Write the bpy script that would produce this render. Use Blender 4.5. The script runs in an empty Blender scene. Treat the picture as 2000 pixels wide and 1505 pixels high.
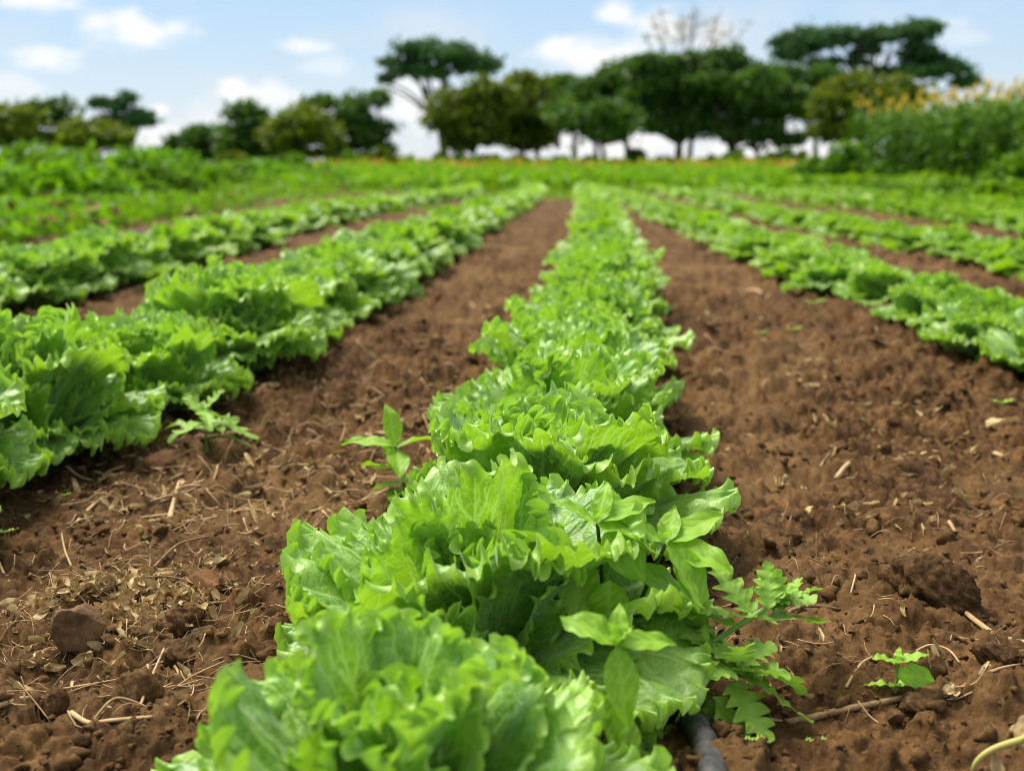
import bpy, math, random
import numpy as np
from mathutils import Vector, Matrix, Euler

# ------------------------------------------------------------------ camera, sky, sun, exposure
S = bpy.context.scene
COL = S.collection
F, CX, CY, HZ, CAMH = 2200.0, 1000.0, 752.5, 330.0, 0.5      # focal length in photo pixels, centre, horizon row, eye height
PITCH = math.atan((CY - HZ) / F)
cam_d = bpy.data.cameras.new('camera')
cam = bpy.data.objects.new('camera', cam_d)
COL.objects.link(cam)
cam.location = (0, 0, CAMH)
cam.rotation_euler = (math.pi / 2 - PITCH, 0, 0)
cam_d.sensor_width = 36
cam_d.lens = F / 2000 * 36
cam_d.clip_start, cam_d.clip_end = 0.02, 3000
cam_d.dof.use_dof = True
cam_d.dof.focus_distance = 1.22
cam_d.dof.aperture_fstop = 4.5
S.camera = cam

SUN_EL, SUN_AZ = math.radians(58), math.radians(-48)          # azimuth from +Y, to the left
S.view_settings.view_transform = 'Standard'
S.view_settings.look = 'None'
S.view_settings.gamma = 1
S.view_settings.exposure = 1.1
S.view_settings.use_curve_mapping = False
S.cycles.use_denoising = True
S.cycles.filter_width = 0.9
S.cycles.max_bounces = 6
S.cycles.diffuse_bounces = 2
S.cycles.glossy_bounces = 2
S.cycles.transmission_bounces = 6
S.cycles.sample_clamp_indirect = 8


def nd(nt, t, **kw):
    n = nt.nodes.new(t)
    for k, v in kw.items():
        setattr(n, k, v)
    return n


def math_n(nt, op, a, b=None, c=None, clamp=False):
    n = nt.nodes.new('ShaderNodeMath')
    n.operation = op
    n.use_clamp = clamp
    for i, v in enumerate((a, b, c)):
        if v is None:
            continue
        if isinstance(v, (int, float)):
            n.inputs[i].default_value = v
        else:
            nt.links.new(v, n.inputs[i])
    return n.outputs[0]


def mixc(nt, fac, a, b, blend='MIX'):
    n = nt.nodes.new('ShaderNodeMix')
    n.data_type = 'RGBA'
    n.blend_type = blend
    for sock, v in ((n.inputs[0], fac), (n.inputs[6], a), (n.inputs[7], b)):
        if isinstance(v, (int, float)):
            sock.default_value = v
        elif isinstance(v, tuple):
            sock.default_value = v if len(v) == 4 else (*v, 1)
        else:
            nt.links.new(v, sock)
    return n.outputs[2]


def smooth(nt, v, lo, hi, a=0.0, b=1.0):
    n = nt.nodes.new('ShaderNodeMapRange')
    n.interpolation_type = 'SMOOTHSTEP'
    nt.links.new(v, n.inputs[0])
    for i, x in enumerate((lo, hi, a, b)):
        n.inputs[i + 1].default_value = x
    return n.outputs[0]


def ray(px, py):
    """direction of the photo pixel, in world axes"""
    d = Vector(((px - CX) / F, -(py - CY) / F, -1.0))
    return Matrix.Rotation(math.pi / 2 - PITCH, 3, 'X') @ d


def ground_at(px, py, z=0.0):
    d = ray(px, py)
    t = (z - CAMH) / d.z
    return Vector((d.x * t, d.y * t, z))


def at(px, py, Y):
    d = ray(px, py)
    t = Y / d.y
    return Vector((d.x * t, Y, CAMH + d.z * t))


def make_world():
    w = bpy.data.worlds.new('World')
    S.world = w
    w.use_nodes = True
    nt = w.node_tree
    nt.nodes.clear()
    out = nd(nt, 'ShaderNodeOutputWorld')
    bg = nd(nt, 'ShaderNodeBackground')
    bg.inputs[1].default_value = 0.08
    nt.links.new(bg.outputs[0], out.inputs[0])
    sky = nd(nt, 'ShaderNodeTexSky', sky_type='NISHITA')
    sky.sun_disc = False
    sky.sun_elevation = SUN_EL
    sky.sun_rotation = SUN_AZ
    sky.air_density = 1.0
    sky.dust_density = 0.6
    sky.ozone_density = 3.0
    tc = nd(nt, 'ShaderNodeTexCoord')
    sep = nd(nt, 'ShaderNodeSeparateXYZ')
    nt.links.new(tc.outputs['Generated'], sep.inputs[0])
    az = math_n(nt, 'ARCTAN2', sep.outputs[0], sep.outputs[1])
    el = math_n(nt, 'ARCSINE', sep.outputs[2])
    # clear air: bluish above, milky near the horizon
    ramp = nd(nt, 'ShaderNodeValToRGB')
    nt.links.new(math_n(nt, 'DIVIDE', el, 1.5708, clamp=True), ramp.inputs[0])
    cr = ramp.color_ramp
    cr.elements[0].position, cr.elements[0].color = 0.0, (4.5, 4.85, 5.2, 1)
    cr.elements[1].position, cr.elements[1].color = 1.0, (1.2, 1.8, 2.9, 1)
    for p, c in ((0.03, (3.9, 4.6, 5.3, 1)), (0.065, (3.3, 4.3, 5.3, 1)), (0.10, (2.7, 4.0, 5.5, 1)), (0.35, (1.7, 2.6, 4.0, 1))):
        e = cr.elements.new(p)
        e.color = c
    base = mixc(nt, 0.85, sky.outputs[0], ramp.outputs[0])
    # wispy noise everywhere, and the cumulus puffs of the photograph by direction
    mp = nd(nt, 'ShaderNodeMapping')
    mp.inputs['Scale'].default_value = (1, 1, 2.2)
    nt.links.new(tc.outputs['Generated'], mp.inputs[0])
    n1 = nd(nt, 'ShaderNodeTexNoise')
    n1.inputs['Scale'].default_value = 26
    n1.inputs['Detail'].default_value = 7
    n1.inputs['Roughness'].default_value = 0.58
    nt.links.new(mp.outputs[0], n1.inputs[0])
    n2 = nd(nt, 'ShaderNodeTexNoise')
    n2.inputs['Scale'].default_value = 7
    n2.inputs['Detail'].default_value = 5
    nt.links.new(mp.outputs[0], n2.inputs[0])
    nz = math_n(nt, 'SUBTRACT', n1.outputs[0], 0.5)
    wisp = math_n(nt, 'MULTIPLY', smooth(nt, n2.outputs[0], 0.45, 0.72), 0.55)
    # broad clouds overhead, where the photo's soft light comes from
    n3 = nd(nt, 'ShaderNodeTexNoise')
    n3.inputs['Scale'].default_value = 3.0
    n3.inputs['Detail'].default_value = 6
    nt.links.new(tc.outputs['Generated'], n3.inputs[0])
    high = math_n(nt, 'MULTIPLY', smooth(nt, n3.outputs[0], 0.40, 0.58), smooth(nt, el, 0.16, 0.5))
    # lower, milky cloud mass towards the horizon
    low = math_n(nt, 'MULTIPLY', smooth(nt, el, 0.10, 0.0), math_n(nt, 'ADD', math_n(nt, 'MULTIPLY', nz, 1.2), 0.5), clamp=True)
    puffs = [(250, 55, 120, 40, 1), (195, 48, 60, 36, .8), (90, 120, 75, 28, .9), (60, 2, 100, 24, .8), (462, 172, 34, 28, 1), (520, 188, 80, 38, .7),
             (600, 90, 55, 18, .8), (312, 214, 26, 18, 1), (1080, 92, 50, 34, 1), (1195, 18, 45, 26, 1), (1290, 62, 85, 44, 1),
             (1190, 108, 150, 46, .85), (1395, 62, 40, 40, .8), (800, 195, 85, 90, .8), (640, 135, 60, 30, .4), (1860, 45, 60, 16, .35),
             (1700, 130, 60, 40, .4), (1880, 70, 60, 20, .3), (1940, 250, 120, 60, .5), (30, 175, 70, 40, .5), (1560, 290, 300, 50, .9),
             (1200, 270, 260, 70, .9), (560, 250, 300, 60, .5), (300, 270, 90, 40, .7)]
    mask = None
    for px, py, rx, ry, a in puffs:
        d = ray(px, py).normalized()
        A, E = math.atan2(d.x, d.y), math.asin(d.z)
        u = math_n(nt, 'MULTIPLY', math_n(nt, 'SUBTRACT', az, A), F / (rx * 0.85))
        v = math_n(nt, 'MULTIPLY', math_n(nt, 'SUBTRACT', el, E), F / (ry * 0.85))
        dd = math_n(nt, 'ADD', math_n(nt, 'MULTIPLY', u, u), math_n(nt, 'MULTIPLY', v, v))
        dd = math_n(nt, 'ADD', math_n(nt, 'SQRT', dd), math_n(nt, 'MULTIPLY', nz, 2.6))
        m = smooth(nt, dd, 1.3, 0.1, 0.0, a)
        mask = m if mask is None else math_n(nt, 'MAXIMUM', mask, m)
    c0 = mixc(nt, math_n(nt, 'MAXIMUM', wisp, low), base, (4.7, 4.95, 5.2, 1))
    cl = mixc(nt, smooth(nt, n1.outputs[0], 0.30, 0.55), (11.0, 10.8, 10.4, 1), (7.0, 7.0, 7.0, 1))
    c1 = mixc(nt, mask, c0, (6.3, 6.2, 6.1, 1))
    c2 = mixc(nt, high, c1, cl)
    nt.links.new(c2, bg.inputs[0])


make_world()
sun_d = bpy.data.lights.new('sun', 'SUN')
sun_d.energy = 3.6
sun_d.angle = math.radians(32)
sun_d.color = (1.0, 0.94, 0.82)
sun = bpy.data.objects.new('sun', sun_d)
COL.objects.link(sun)
sd = Vector((math.sin(SUN_AZ) * math.cos(SUN_EL), math.cos(SUN_AZ) * math.cos(SUN_EL), math.sin(SUN_EL)))
sun.rotation_euler = (-sd).to_track_quat('-Z', 'Y').to_euler()


# ------------------------------------------------------------------ noise
def _hash(ix, iy, seed):
    h = (ix.astype(np.int64) * 374761393 + iy.astype(np.int64) * 668265263 + seed * 1442695041) & 0xffffffff
    h = ((h ^ (h >> 13)) * 1274126177) & 0xffffffff
    h = ((h ^ (h >> 16)) * 2246822519) & 0xffffffff
    return ((h ^ (h >> 15)) & 0xffffff) / float(0x1000000)


def vnoise(x, y, seed=0):
    ix, iy = np.floor(x), np.floor(y)
    fx, fy = x - ix, y - iy
    fx, fy = fx * fx * fx * (fx * (fx * 6 - 15) + 10), fy * fy * fy * (fy * (fy * 6 - 15) + 10)
    a, b = _hash(ix, iy, seed), _hash(ix + 1, iy, seed)
    c, d = _hash(ix, iy + 1, seed), _hash(ix + 1, iy + 1, seed)
    return (a + (b - a) * fx + (c - a) * fy + (a - b - c + d) * fx * fy) * 2 - 1


def fbm(x, y, seed=0, oct=4, gain=0.5):
    s, a = 0, 1.0
    for o in range(oct):
        s = s + a * vnoise(x, y, seed + o * 17)
        x, y, a = x * 2.03 + 5.1, y * 2.03 - 3.7, a * gain
    return s


def worley(x, y, seed=0):
    """distance to the nearest scattered point, and that point's own random number"""
    ix, iy = np.floor(x), np.floor(y)
    best = np.full(np.shape(x), 9.0)
    rid = np.zeros(np.shape(x))
    for dx in (-1, 0, 1):
        for dy in (-1, 0, 1):
            jx, jy = ix + dx, iy + dy
            d = (jx + _hash(jx, jy, seed) - x) ** 2 + (jy + _hash(jx, jy, seed + 1) - y) ** 2
            r = _hash(jx, jy, seed + 2)
            m = d < best
            best = np.where(m, d, best)
            rid = np.where(m, r, rid)
    return np.sqrt(best), rid


def sstep(a, b, x):
    t = np.clip((x - a) / (b - a), 0, 1)
    return t * t * (3 - 2 * t)


# ------------------------------------------------------------------ mesh helpers
class MB:
    def __init__(self):
        self.v, self.f, self.n, self.at, self.sl = [], [], 0, [], []

    def add(self, v, f, slot=0, **att):
        v = np.asarray(v, float)
        if isinstance(f, np.ndarray):
            f = [f]
        for a in f:
            a = np.asarray(a, np.int64)
            self.f.append(a + self.n)
            self.sl.append(np.full(len(a), slot, np.int32))
        self.v.append(v)
        self.at.append((len(v), att))
        self.n += len(v)
        return self

    def mesh(self, name, mats, smooth_=True):
        me = bpy.data.meshes.new(name)
        v = np.concatenate(self.v)
        me.vertices.add(len(v))
        me.vertices.foreach_set('co', v.astype(np.float32).ravel())
        loops = np.concatenate([a.ravel() for a in self.f])
        tot = np.concatenate([np.full(len(a), a.shape[1]) for a in self.f])
        start = np.concatenate(([0], np.cumsum(tot)[:-1]))
        me.loops.add(len(loops))
        me.loops.foreach_set('vertex_index', loops.astype(np.int32))
        me.polygons.add(len(tot))
        me.polygons.foreach_set('loop_start', start.astype(np.int32))
        me.polygons.foreach_set('material_index', np.concatenate(self.sl))
        me.update(calc_edges=True)
        if smooth_:
            me.polygons.foreach_set('use_smooth', np.ones(len(tot), bool))
        keys = set(k for _, a in self.at for k in a)
        for k in keys:
            vec = any(np.ndim(a.get(k, 0)) == 2 for _, a in self.at)
            buf = []
            for n, a in self.at:
                x = a.get(k)
                if vec:
                    buf.append(np.zeros((n, 3)) if x is None else np.asarray(x, float))
                else:
                    buf.append(np.full(n, 0.0 if x is None else x, float) if np.ndim(x if x is not None else 0) == 0 else np.asarray(x, float))
            at_ = me.attributes.new(k, 'FLOAT_VECTOR' if vec else 'FLOAT', 'POINT')
            at_.data.foreach_set('vector' if vec else 'value', np.concatenate(buf).astype(np.float32).ravel())
        for m in (mats if isinstance(mats, (list, tuple)) else [mats]):
            me.materials.append(m)
        return me


def put(name, me, parent=None, loc=(0, 0, 0), rot=(0, 0, 0), sc=None):
    o = bpy.data.objects.new(name, me)
    COL.objects.link(o)
    o.location = loc
    o.rotation_euler = rot
    if sc is not None:
        o.scale = sc if isinstance(sc, (tuple, list)) else (sc, sc, sc)
    if parent:
        o.parent = parent
    return o


def tag(o, label=None, cat=None, group=None, kind=None):
    for k, v in (('label', label), ('category', cat), ('group', group), ('kind', kind)):
        if v:
            o[k] = v
    return o


def empty(name, loc, label, cat, group=None, rz=0.0):
    o = put(name, None, None, loc, (0, 0, rz))
    o.empty_display_size = 0.05
    return tag(o, label, cat, group)


def grid_faces(nr, nc, off=0):
    i = np.arange(nr - 1)[:, None] * nc + np.arange(nc - 1)[None, :] + off
    return np.stack([i, i + 1, i + nc + 1, i + nc], -1).reshape(-1, 4)


def tube(pts, rad, sides=6, cap=True):
    pts = np.asarray(pts, float)
    rad = np.broadcast_to(np.asarray(rad, float), (len(pts),))
    tan = np.gradient(pts, axis=0)
    tan /= np.linalg.norm(tan, axis=1)[:, None] + 1e-9
    ref = np.array([0.0, 0, 1]) if abs(tan[:, 2]).mean() < 0.8 else np.array([1.0, 0, 0])
    n1 = np.cross(tan, ref)
    n1 /= np.linalg.norm(n1, axis=1)[:, None] + 1e-9
    n2 = np.cross(tan, n1)
    a = np.linspace(0, 2 * np.pi, sides, endpoint=False)
    v = pts[:, None] + rad[:, None, None] * (np.cos(a)[None, :, None] * n1[:, None] + np.sin(a)[None, :, None] * n2[:, None])
    v = v.reshape(-1, 3)
    n = len(pts)
    i = np.arange(n - 1)[:, None] * sides
    j = np.arange(sides)[None, :]
    k = (j + 1) % sides
    f = np.stack([i + j, i + k, i + sides + k, i + sides + j], -1).reshape(-1, 4)
    fs = [f]
    if cap:
        fs.append(np.array([[(n - 1) * sides + q for q in range(sides)]]))
        fs.append(np.array([[q for q in range(sides)][::-1]]))
    return v, fs


def spline(pts, n):
    """smooth curve through points"""
    pts = np.asarray(pts, float)
    m = len(pts)
    t = np.linspace(0, m - 1, n)
    i = np.clip(t.astype(int), 0, m - 2)
    u = (t - i)[:, None]
    p0, p1, p2, p3 = pts[np.clip(i - 1, 0, m - 1)], pts[i], pts[i + 1], pts[np.clip(i + 2, 0, m - 1)]
    return 0.5 * (2 * p1 + (p2 - p0) * u + (2 * p0 - 5 * p1 + 4 * p2 - p3) * u ** 2 + (3 * p1 - p0 - 3 * p2 + p3) * u ** 3)


def quad_cloud(c, nrm_bias, size, rng, aspect=1.6):
    """little leaf-shaped faces (diamonds) round the points c"""
    n = len(c)
    d = rng.normal(size=(n, 3))
    d[:, 2] += nrm_bias
    d /= np.linalg.norm(d, axis=1)[:, None]
    r = rng.normal(size=(n, 3))
    a = np.cross(d, r)
    a /= np.linalg.norm(a, axis=1)[:, None] + 1e-9
    b = np.cross(d, a)
    s = (size * rng.uniform(0.6, 1.4, n))[:, None]
    a, b = a * s * aspect * 0.5, b * s * 0.5
    v = np.stack([c - a, c - b * 0.9 + a * 0.1, c + a, c + b * 0.9 + a * 0.1], 1).reshape(-1, 3)
    f = np.arange(4 * n).reshape(n, 4)
    return v, f


# ------------------------------------------------------------------ materials
def new_mat(name):
    m = bpy.data.materials.new(name)
    m.use_nodes = True
    nt = m.node_tree
    nt.nodes.clear()
    out = nd(nt, 'ShaderNodeOutputMaterial')
    return m, nt, out


def attr(nt, name):
    a = nd(nt, 'ShaderNodeAttribute', attribute_name=name)
    return a


def leafy(name, dark, light, edgec=None, veinc=None, trans=0.35, transc=None, rough=0.4, fine=0.0, scale=40.0, bump=0.25, spec=0.5, randv=0.25, coordattr=None, sheen=0.0):
    m, nt, out = new_mat(name)
    tc = nd(nt, 'ShaderNodeTexCoord')
    if coordattr:
        co = attr(nt, coordattr).outputs['Vector']
    else:
        co = tc.outputs['Object']
    no = nd(nt, 'ShaderNodeTexNoise')
    no.inputs['Scale'].default_value = scale
    no.inputs['Detail'].default_value = 4
    nt.links.new(co, no.inputs[0])
    oi = nd(nt, 'ShaderNodeObjectInfo')
    rr = math_n(nt, 'MULTIPLY', math_n(nt, 'SUBTRACT', oi.outputs['Random'], 0.5), randv * 2)
    f = math_n(nt, 'ADD', smooth(nt, no.outputs[0], 0.3, 0.7), rr, clamp=True)
    col = mixc(nt, f, dark, light)
    vein = None
    hgt = no.outputs[0]
    if edgec:
        e = attr(nt, 'edge').outputs['Fac']
        col = mixc(nt, smooth(nt, e, 0.90, 1.0, 0, 0.9), col, edgec)
    if veinc:
        va = attr(nt, 'vein').outputs['Fac']
        vein = smooth(nt, va, 1.7, 0.7)
        h2 = math_n(nt, 'MULTIPLY', smooth(nt, va, 0.6, 6.0), 1.2)
        if fine:
            ns = nd(nt, 'ShaderNodeTexNoise')
            ns.inputs['Scale'].default_value = 60
            nt.links.new(co, ns.inputs[0])
            wv = nd(nt, 'ShaderNodeVectorMath', operation='SCALE')
            nt.links.new(ns.outputs['Color'], wv.inputs[0])
            wv.inputs['Scale'].default_value = 0.012
            ad = nd(nt, 'ShaderNodeVectorMath', operation='ADD')
            nt.links.new(co, ad.inputs[0])
            nt.links.new(wv.outputs[0], ad.inputs[1])
            for sc_, amt, wd in ((fine, 0.7, 0.05), (fine * 2.6, 0.32, 0.08)):
                vo = nd(nt, 'ShaderNodeTexVoronoi', feature='DISTANCE_TO_EDGE')
                vo.inputs['Scale'].default_value = sc_
                nt.links.new(ad.outputs[0], vo.inputs[0])
                vm = math_n(nt, 'MULTIPLY', smooth(nt, vo.outputs['Distance'], wd, wd * 0.25), amt)
                vein = math_n(nt, 'MAXIMUM', vein, vm)
                h2 = math_n(nt, 'ADD', h2, math_n(nt, 'MULTIPLY', smooth(nt, vo.outputs['Distance'], 0.0, 0.35), amt * 1.2))
        col = mixc(nt, math_n(nt, 'MULTIPLY', vein, 0.9), col, veinc)
        hgt = math_n(nt, 'ADD', h2, math_n(nt, 'MULTIPLY', no.outputs[0], 0.5))
    bp = nd(nt, 'ShaderNodeBump')
    bp.inputs['Strength'].default_value = bump
    bp.inputs['Distance'].default_value = 0.002
    nt.links.new(hgt, bp.inputs['Height'])
    pr = nd(nt, 'ShaderNodeBsdfPrincipled')
    nt.links.new(col, pr.inputs['Base Color'])
    pr.inputs['Roughness'].default_value = rough
    pr.inputs['Specular IOR Level'].default_value = spec
    if sheen:
        pr.inputs['Sheen Weight'].default_value = sheen
    nt.links.new(bp.outputs[0], pr.inputs['Normal'])
    tr = nd(nt, 'ShaderNodeBsdfTranslucent')
    tcol = mixc(nt, 0.65, col, transc or light)
    if vein is not None:
        tcol = mixc(nt, math_n(nt, 'MULTIPLY', vein, 0.85), tcol, veinc)
    nt.links.new(tcol, tr.inputs[0])
    nt.links.new(bp.outputs[0], tr.inputs['Normal'])
    mx = nd(nt, 'ShaderNodeMixShader')
    mx.inputs[0].default_value = trans
    nt.links.new(pr.outputs[0], mx.inputs[1])
    nt.links.new(tr.outputs[0], mx.inputs[2])
    nt.links.new(mx.outputs[0], out.inputs[0])
    return m


def plain(name, a, b, scale=30.0, rough=0.8, bump=0.3, dist=0.003, stretch=None, spec=0.3, detail=6):
    m, nt, out = new_mat(name)
    tc = nd(nt, 'ShaderNodeTexCoord')
    co = tc.outputs['Object']
    if stretch:
        mp = nd(nt, 'ShaderNodeMapping')
        mp.inputs['Scale'].default_value = stretch
        nt.links.new(co, mp.inputs[0])
        co = mp.outputs[0]
    no = nd(nt, 'ShaderNodeTexNoise')
    no.inputs['Scale'].default_value = scale
    no.inputs['Detail'].default_value = detail
    no.inputs['Roughness'].default_value = 0.65
    nt.links.new(co, no.inputs[0])
    oi = nd(nt, 'ShaderNodeObjectInfo')
    f = math_n(nt, 'ADD', smooth(nt, no.outputs[0], 0.3, 0.7), math_n(nt, 'MULTIPLY', math_n(nt, 'SUBTRACT', oi.outputs['Random'], 0.5), 0.4), clamp=True)
    col = mixc(nt, f, a, b)
    bp = nd(nt, 'ShaderNodeBump')
    bp.inputs['Strength'].default_value = bump
    bp.inputs['Distance'].default_value = dist
    nt.links.new(no.outputs[0], bp.inputs['Height'])
    pr = nd(nt, 'ShaderNodeBsdfPrincipled')
    nt.links.new(col, pr.inputs['Base Color'])
    pr.inputs['Roughness'].default_value = rough
    pr.inputs['Specular IOR Level'].default_value = spec
    nt.links.new(bp.outputs[0], pr.inputs['Normal'])
    nt.links.new(pr.outputs[0], out.inputs[0])
    return m


def soil_mat():
    m, nt, out = new_mat('tilled_soil')
    geo = nd(nt, 'ShaderNodeNewGeometry')
    P = geo.outputs['Position']

    def noise(s, d=6, r=0.6):
        n = nd(nt, 'ShaderNodeTexNoise')
        n.inputs['Scale'].default_value = s
        n.inputs['Detail'].default_value = d
        n.inputs['Roughness'].default_value = r
        nt.links.new(P, n.inputs[0])
        return n.outputs[0]
    n1, n2, n3 = noise(5), noise(60, 8, 0.72), noise(420, 4, 0.7)
    n4 = noise(16, 9, 0.78)
    c = mixc(nt, smooth(nt, n1, 0.35, 0.65), (0.028, 0.0125, 0.004), (0.072, 0.034, 0.0105))
    c = mixc(nt, smooth(nt, n2, 0.42, 0.68), c, (0.132, 0.071, 0.026))
    c = mixc(nt, smooth(nt, n4, 0.50, 0.66, 0, 0.7), c, (0.195, 0.104, 0.036))
    c = mixc(nt, smooth(nt, n4, 0.46, 0.36, 0, 0.75), c, (0.024, 0.011, 0.004))
    c = mixc(nt, smooth(nt, n3, 0.62, 0.75, 0, 0.5), c, (0.25, 0.16, 0.075))
    dry = attr(nt, 'dry').outputs['Fac']
    c = mixc(nt, math_n(nt, 'MULTIPLY', dry, 0.5), c, (0.165, 0.094, 0.037))
    h = math_n(nt, 'ADD', math_n(nt, 'MULTIPLY', n2, 1.0), math_n(nt, 'MULTIPLY', n3, 0.35))
    bp = nd(nt, 'ShaderNodeBump')
    bp.inputs['Strength'].default_value = 0.9
    bp.inputs['Distance'].default_value = 0.005
    nt.links.new(h, bp.inputs['Height'])
    pr = nd(nt, 'ShaderNodeBsdfPrincipled')
    nt.links.new(c, pr.inputs['Base Color'])
    pr.inputs['Roughness'].default_value = 0.95
    pr.inputs['Specular IOR Level'].default_value = 0.15
    nt.links.new(bp.outputs[0], pr.inputs['Normal'])
    nt.links.new(pr.outputs[0], out.inputs[0])
    return m


M = {}
M['soil'] = soil_mat()
LET = dict(edgec=(0.34, 0.56, 0.04), veinc=(0.36, 0.60, 0.10), trans=0.36, transc=(0.35, 0.62, 0.002), rough=0.50, coordattr='flat', spec=1.0, sheen=0.25, randv=0.5)
M['lettuce'] = leafy('lettuce_leaf', (0.072, 0.225, 0.003), (0.215, 0.43, 0.006), fine=95, bump=0.22, **LET)
M['lettuce_far'] = leafy('lettuce_leaf_plain', (0.090, 0.25, 0.003), (0.235, 0.45, 0.006), edgec=(0.34, 0.56, 0.04), trans=0.36, transc=(0.35, 0.62, 0.002), rough=0.50, scale=30, bump=0.2, spec=1.0, sheen=0.25, randv=0.5)
M['weed'] = leafy('weed_leaf', (0.19, 0.38, 0.010), (0.27, 0.48, 0.018), veinc=(0.30, 0.52, 0.04), trans=0.42, transc=(0.28, 0.58, 0.01), rough=0.55, scale=14, bump=0.3)
M['ragged'] = leafy('ragged_weed_leaf', (0.20, 0.36, 0.025), (0.31, 0.49, 0.045), veinc=(0.24, 0.44, 0.06), trans=0.35, transc=(0.28, 0.54, 0.03), rough=0.6, scale=60, bump=0.4)
M['yellowstem'] = plain('yellowing_stem', (0.28, 0.30, 0.06), (0.45, 0.36, 0.12), 40, 0.7)
M['stem'] = plain('green_stem', (0.10, 0.22, 0.03), (0.18, 0.33, 0.06), 60, 0.5)
M['darkstem'] = plain('dark_stem', (0.03, 0.06, 0.012), (0.06, 0.11, 0.02), 60, 0.5)
M['straw'] = plain('dry_straw', (0.30, 0.19, 0.085), (0.46, 0.32, 0.17), 60, 0.8, 0.5, 0.002, (1, 1, 1))
M['twig'] = plain('dry_twig', (0.14, 0.08, 0.035), (0.30, 0.19, 0.09), 90, 0.85, 0.6, 0.003)
M['litter'] = leafy('dry_leaf', (0.28, 0.18, 0.07), (0.58, 0.45, 0.23), trans=0.15, transc=(0.4, 0.25, 0.1), rough=0.8, scale=90, bump=0.4, spec=0.2)
M['clod'] = plain('soil_clod', (0.034, 0.017, 0.006), (0.128, 0.069, 0.026), 110, 0.95, 0.8, 0.004, spec=0.15, detail=8)
M['stone'] = plain('stone', (0.075, 0.040, 0.017), (0.22, 0.125, 0.055), 38, 0.9, 0.9, 0.005, spec=0.2, detail=8)
M['redstone'] = plain('reddish_stone', (0.085, 0.042, 0.018), (0.18, 0.080, 0.030), 45, 0.9, 0.5, 0.004, spec=0.2)
M['palestone'] = plain('pale_stone', (0.22, 0.15, 0.10), (0.34, 0.25, 0.18), 60, 0.85, 0.4, 0.003)
M['pipe'] = plain('black_plastic_pipe', (0.014, 0.015, 0.017), (0.09, 0.085, 0.08), 55, 0.65, 0.4, 0.002)
M['greypipe'] = plain('dusty_pipe', (0.10, 0.09, 0.10), (0.22, 0.20, 0.20), 25, 0.6, 0.2, 0.002)
M['bark'] = plain('bark', (0.03, 0.022, 0.016), (0.075, 0.058, 0.042), 6, 0.9, 0.6, 0.03)
M['barebranch'] = plain('bare_branch', (0.16, 0.15, 0.14), (0.3, 0.28, 0.25), 6, 0.9, 0.4, 0.03)
TR = dict(trans=0.3, rough=0.6, scale=0.9, bump=0.0, spec=0.25, randv=0.15)
M['tree_dark'] = leafy('dark_tree_foliage', (0.016, 0.058, 0.012), (0.062, 0.135, 0.014), transc=(0.14, 0.28, 0.01), **TR)
M['tree_olive'] = leafy('olive_tree_foliage', (0.040, 0.080, 0.006), (0.17, 0.21, 0.009), transc=(0.22, 0.28, 0.008), **TR)
M['tree_blue'] = leafy('blue_green_tree_foliage', (0.022, 0.080, 0.035), (0.08, 0.165, 0.045), transc=(0.07, 0.17, 0.03), **TR)
M['maize'] = leafy('maize_leaf', (0.018, 0.062, 0.004), (0.075, 0.165, 0.007), trans=0.22, transc=(0.13, 0.28, 0.006), rough=0.7, scale=6, bump=0.0, spec=0.1)
M['tassel'] = plain('maize_tassel', (0.50, 0.36, 0.02), (0.66, 0.50, 0.05), 20, 0.8, 0.0)
M['crop'] = leafy('low_crop_leaf', (0.065, 0.20, 0.004), (0.16, 0.35, 0.008), trans=0.4, transc=(0.24, 0.50, 0.005), rough=0.6, spec=0.25, scale=1.2, bump=0.0)
M['brush'] = leafy('brush_leaf', (0.055, 0.15, 0.005), (0.15, 0.27, 0.009), trans=0.38, transc=(0.2, 0.40, 0.006), rough=0.6, scale=1.5, bump=0.0, spec=0.25)
M['meadow'] = leafy('meadow_grass', (0.10, 0.24, 0.006), (0.23, 0.38, 0.010), trans=0.4, transc=(0.3, 0.5, 0.008), rough=0.6, scale=0.25, bump=0.0, spec=0.2)
M['orange'] = plain('orange_flower', (0.45, 0.22, 0.02), (0.6, 0.36, 0.04), 3, 0.8, 0.0)
M['red'] = plain('reddish_leaf', (0.16, 0.035, 0.02), (0.24, 0.07, 0.03), 3, 0.8, 0.0)


# ------------------------------------------------------------------ terrain
def terrain(y):
    y = np.asarray(y, float)
    return 0.62 * sstep(27, 82, y) - 6 * sstep(135, 420, y)


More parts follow.
